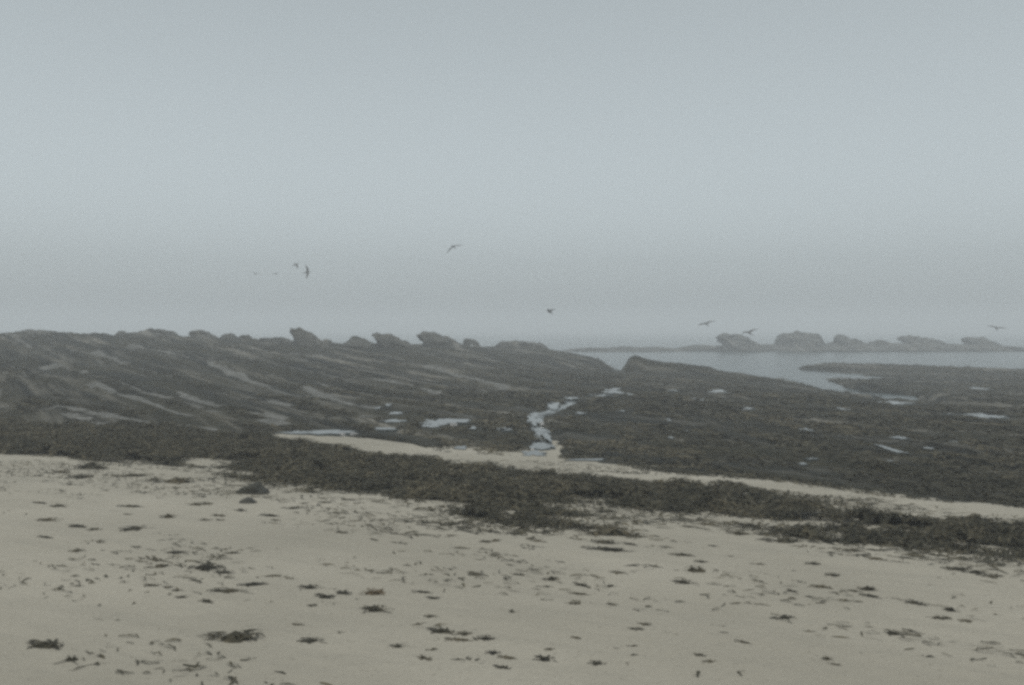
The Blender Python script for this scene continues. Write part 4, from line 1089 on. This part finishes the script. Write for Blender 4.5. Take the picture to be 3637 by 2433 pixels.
# ------------------------------------------------------------------ clumps and scraps of seaweed on the sand
def clump_mesh(name, seed, n_frond, lump, mat, spread=1.0):
    r = np.random.default_rng(seed)
    vs, fs = [], []
    if lump:
        nu, nv = 14, 5
        for j in range(nv):
            f = j / (nv - 1); rad = (1 - f) ** .8 
            for i in range(nu):
                a = 2 * math.pi * i / nu
                rr = rad * (.72 + .5 * float(fbm(np.array([math.cos(a) * 1.4 + seed * 3]), np.array([math.sin(a) * 1.4 + j * .3]), 3, 161)[0]))
                vs.append((math.cos(a) * rr, math.sin(a) * rr, (-.15 if j == 0 else f ** .7 * (.62 + .7 * float(vnoise(np.array([math.cos(a) * 2 * rad + seed]), np.array([math.sin(a) * 2 * rad]), 162)[0])))))
        for j in range(nv - 1):
            for i in range(nu):
                fs.append((j * nu + i, j * nu + (i + 1) % nu, (j + 1) * nu + (i + 1) % nu, (j + 1) * nu + i))
    b = len(vs)
    global rng
    keep = rng; rng = r
    rad = np.sqrt(r.random(n_frond)) * .75 * spread; an = r.uniform(0, 6.283, n_frond)
    V, Q, st = fronds(np.cos(an) * rad, np.sin(an) * rad, np.clip(.75 * (1 - rad * 1.2), .02, 1) if lump else np.full(n_frond, .04), an + r.normal(0, .9, n_frond),
                      r.uniform(.3, .8, n_frond), r.uniform(.04, .11, n_frond), r.uniform(.0, .35, n_frond), r.normal(0, .45, n_frond))
    rng = keep
    vs = [tuple(v) for v in vs] + [tuple(v) for v in V]
    fs = fs + [tuple(int(q) + b for q in row) for row in Q]
    me = bpy.data.meshes.new(name); me.from_pydata(vs, [], fs); me.materials.append(mat); me.update()
    return me
LUMPS = [clump_mesh("seaweed_clump", 200 + i, 26, True, M_clump) for i in range(8)]
FLATS = [clump_mesh("seaweed_scrap", 300 + i, 24, False, M_clump, .9) for i in range(10)]
TAN = clump_mesh("seaweed_clump", 401, 22, True, M_tan)

STRAND = math.atan2(-0.46, 0.88)
def put(o, x, y, w, dp, h, rz):
    o.location = (x, y, float(sand_z(np.array([x]), np.array([y]))[0]) - .003)
    o.rotation_euler = (0, 0, rz); o.scale = (w / 2, dp / 2, h)

def beach_rock_mesh(seed, peak):
    me = crag_mesh("beach_rock", 1.0, 1.0, 1.0, peak, seed, nx=26, ny=11, rough=.8)
    return me
for i, (x, y, w, h, kind, name, lab) in enumerate(SAND_LANDMARKS):
    if kind == 'rock':
        me = beach_rock_mesh(70 + i, 'wedge' if i == 0 else 'knob')
        if i == 0: me.transform(Matrix.Scale(-1, 4, (1, 0, 0))); me.flip_normals()
        o = mesh_object(name, me, M_crag); o.location = (x, y, float(sand_z(np.array([x]), np.array([y]))[0]) - .01)
        o.scale = (w, w * .7, h * (1.0 if i == 0 else .8)); tag(o, lab, "rock", "rocks lying on the sand"); continue
    me = TAN if kind == 'tan' else LUMPS[i % 8]
    o = link(bpy.data.objects.new(name, me))
    if kind == 'long': put(o, x, y, w * 1.1, min(w * .4, .6), max(h * .65, .03), -0.12 + random.uniform(-.1, .05))
    else: put(o, x, y, w * 1.15, w * .85, max(h * .75, .03), STRAND * .5 + random.uniform(-.2, .2))
    tag(o, lab, "seaweed", "seaweed clumps on the sand")
for i, (x, y, w, lab) in enumerate(SAND_SCRAPS):
    lump = random.random() < .6
    o = link(bpy.data.objects.new("seaweed_scrap", LUMPS[(i * 5) % 8] if lump else FLATS[i % 10]))
    rz = STRAND * .6 + random.gauss(0, .35)
    put(o, x, y, w * random.uniform(1.6, 2.1), w * random.uniform(.9, 1.5), (random.uniform(.17, .28) if lump else random.uniform(.12, .18)) * w, rz)
    tag(o, lab, "seaweed", "seaweed scraps strewn over the sand")

# crumbs of weed too small to pick apart
def build_crumbs():
    n = 20000
    a = np.radians(rng.uniform(-38, 38, n)); d = np.sqrt(rng.uniform(3.2 ** 2, 17 ** 2, n))
    x = np.sin(a) * d; y = np.cos(a) * d
    s = 0.46 * x + 0.88 * y; l = 0.88 * x - 0.46 * y
    near = np.clip(1 - (-wrack_amount(x, y)) / 3.2, 0, 1) ** 2
    dens = fbm(l * .5, s * 1.6, 4, 171) + .12 * np.clip(-x / 5, -.6, 1) + .42 * near * np.where(x < -1, 1.3, .8)
    k = (dens > .10 + .35 * rng.random(n)) & (wrack_amount(x, y) < .1)
    x, y = x[k], y[k]; m = len(x)
    wa = wrack_amount(x, y); ln = 1 + 1.6 * np.clip(1 + wa / 1.6, 0, 1)
    h = np.where(rng.random(m) < .7, STRAND + rng.normal(0, .35, m), rng.uniform(0, 6.28, m))
    V, Q, st = fronds(x, y, sand_z(x, y) + .004, h, rng.uniform(.03, .13, m) * ln, rng.uniform(.004, .012, m) * (.6 + .4 * ln), rng.uniform(.0, .015, m), rng.normal(0, .5, m), segs=2)
    t = np.repeat(rng.random(m), st)
    me = np_mesh("seaweed_crumbs", V, Q, {"tint": np.stack([t, t, t, np.ones(len(t))], -1)}, smooth=False)
    tag(mesh_object("seaweed_crumbs", me, M_wrack), "tiny dark crumbs of seaweed sprinkled over the sand", "seaweed", kind="stuff")
build_crumbs()

# ------------------------------------------------------------------ birds
def build_bird(x, y, z, span, heading, flap, bank, label):
    bm = bmesh.new()
    prof = [(.50, .006), (.46, .028), (.40, .045), (.32, .042), (.22, .062), (.06, .078), (-.12, .066), (-.28, .036), (-.44, .030), (-.52, .024)]
    nv = 8; rings = []
    for (yy, rr) in prof:
        fl = 1.0 if yy > -.35 else .35
        wd = 1.0 if yy > -.35 else 2.2
        rings.append([bm.verts.new((math.cos(2 * math.pi * (i + .5) / nv) * rr * wd, yy, math.sin(2 * math.pi * (i + .5) / nv) * rr * fl + (.02 if yy > .3 else 0))) for i in range(nv)])
    side = {}
    for r in range(len(rings) - 1):
        for i in range(nv):
            f = bm.faces.new((rings[r][i], rings[r][(i + 1) % nv], rings[r + 1][(i + 1) % nv], rings[r + 1][i]))
            if r == 4 and i == nv - 1: side[1] = f
            if r == 4 and i == nv // 2 - 1: side[-1] = f
    bm.faces.new(rings[0]); bm.faces.new(rings[-1][::-1])
    # each wing is drawn out of the body's side: shoulder, wrist forward, swept tip
    steps = [(.16, .15, .30, .024, .6), (.36, .18, .28, .020, 1.0), (.52, .16, .25, .016, .75), (.78, .05, .17, .010, .5), (1.0, -.10, .04, .006, .2)]
    for sgn, face in side.items():
        px, pz = 0.05, 0.03
        last = .05
        for (out, yc, chord, th, k) in steps:
            ret = bmesh.ops.extrude_face_region(bm, geom=[face])
            nf = [g for g in ret['geom'] if isinstance(g, bmesh.types.BMFace)][0]
            bm.faces.remove(face)
            ang = R(flap) * k
            px += (out - last) * math.cos(ang); pz += (out - last) * math.sin(ang); last = out
            c = nf.calc_center_median()
            for vt in nf.verts:
                fwd = 1 if vt.co.y > c.y else -1; upd = 1 if vt.co.z > c.z else -1
                vt.co = Vector((sgn * px, yc + fwd * chord / 2, pz + upd * th)) 
            face = nf
    bmesh.ops.recalc_face_normals(bm, faces=bm.faces)
    me = bpy.data.meshes.new("bird"); bm.to_mesh(me); bm.free()
    for p in me.polygons: p.use_smooth = True
    o = mesh_object("bird", me, M_bird)
    sb = o.modifiers.new("smooth", 'SUBSURF'); sb.levels = sb.render_levels = 1
    o.location = (x, y, z); o.scale = (span / 2,) * 3
    o.rotation_euler = (R(24), R(bank), R(heading))
    tag(o, label, "bird", "birds flying over the shore")
    bk = bmesh.new(); bmesh.ops.create_cone(bk, segments=6, radius1=.014, radius2=.002, depth=.09, cap_ends=True)
    bmesh.ops.transform(bk, matrix=Matrix.Translation((0, .535, .018)) @ Matrix.Rotation(R(-90), 4, 'X'), verts=bk.verts)
    mb = bpy.data.meshes.new("beak"); bk.to_mesh(mb); bk.free()
    mesh_object("beak", mb, M_beak, o)
for b in BIRDS:
    build_bird(*b)

# ------------------------------------------------------------------ sea fog: one even box of air round everything but the sky
def build_haze():
    bm = bmesh.new(); bmesh.ops.create_cube(bm, size=1.0)
    z0, z1 = -7.5, 14.0
    bmesh.ops.transform(bm, matrix=Matrix.Translation((0, 0, (z0 + z1) / 2)) @ Matrix.Diagonal((5400, 5400, z1 - z0, 1)), verts=bm.verts)
    me = bpy.data.meshes.new("haze"); bm.to_mesh(me); bm.free()
    m = bpy.data.materials.new("sea_fog"); m.use_nodes = True
    t = m.node_tree; t.nodes.clear()
    o = t.nodes.new("ShaderNodeOutputMaterial"); v = t.nodes.new("ShaderNodeVolumePrincipled")
    v.inputs["Color"].default_value = (0.965, 0.985, 1.0, 1)
    v.inputs["Density"].default_value = 0.0041
    v.inputs["Anisotropy"].default_value = 0.0
    t.links.new(v.outputs[0], o.inputs["Volume"])
    tag(mesh_object("haze", me, m), "pale sea fog hanging over the whole shore", None, kind="stuff")
build_haze()
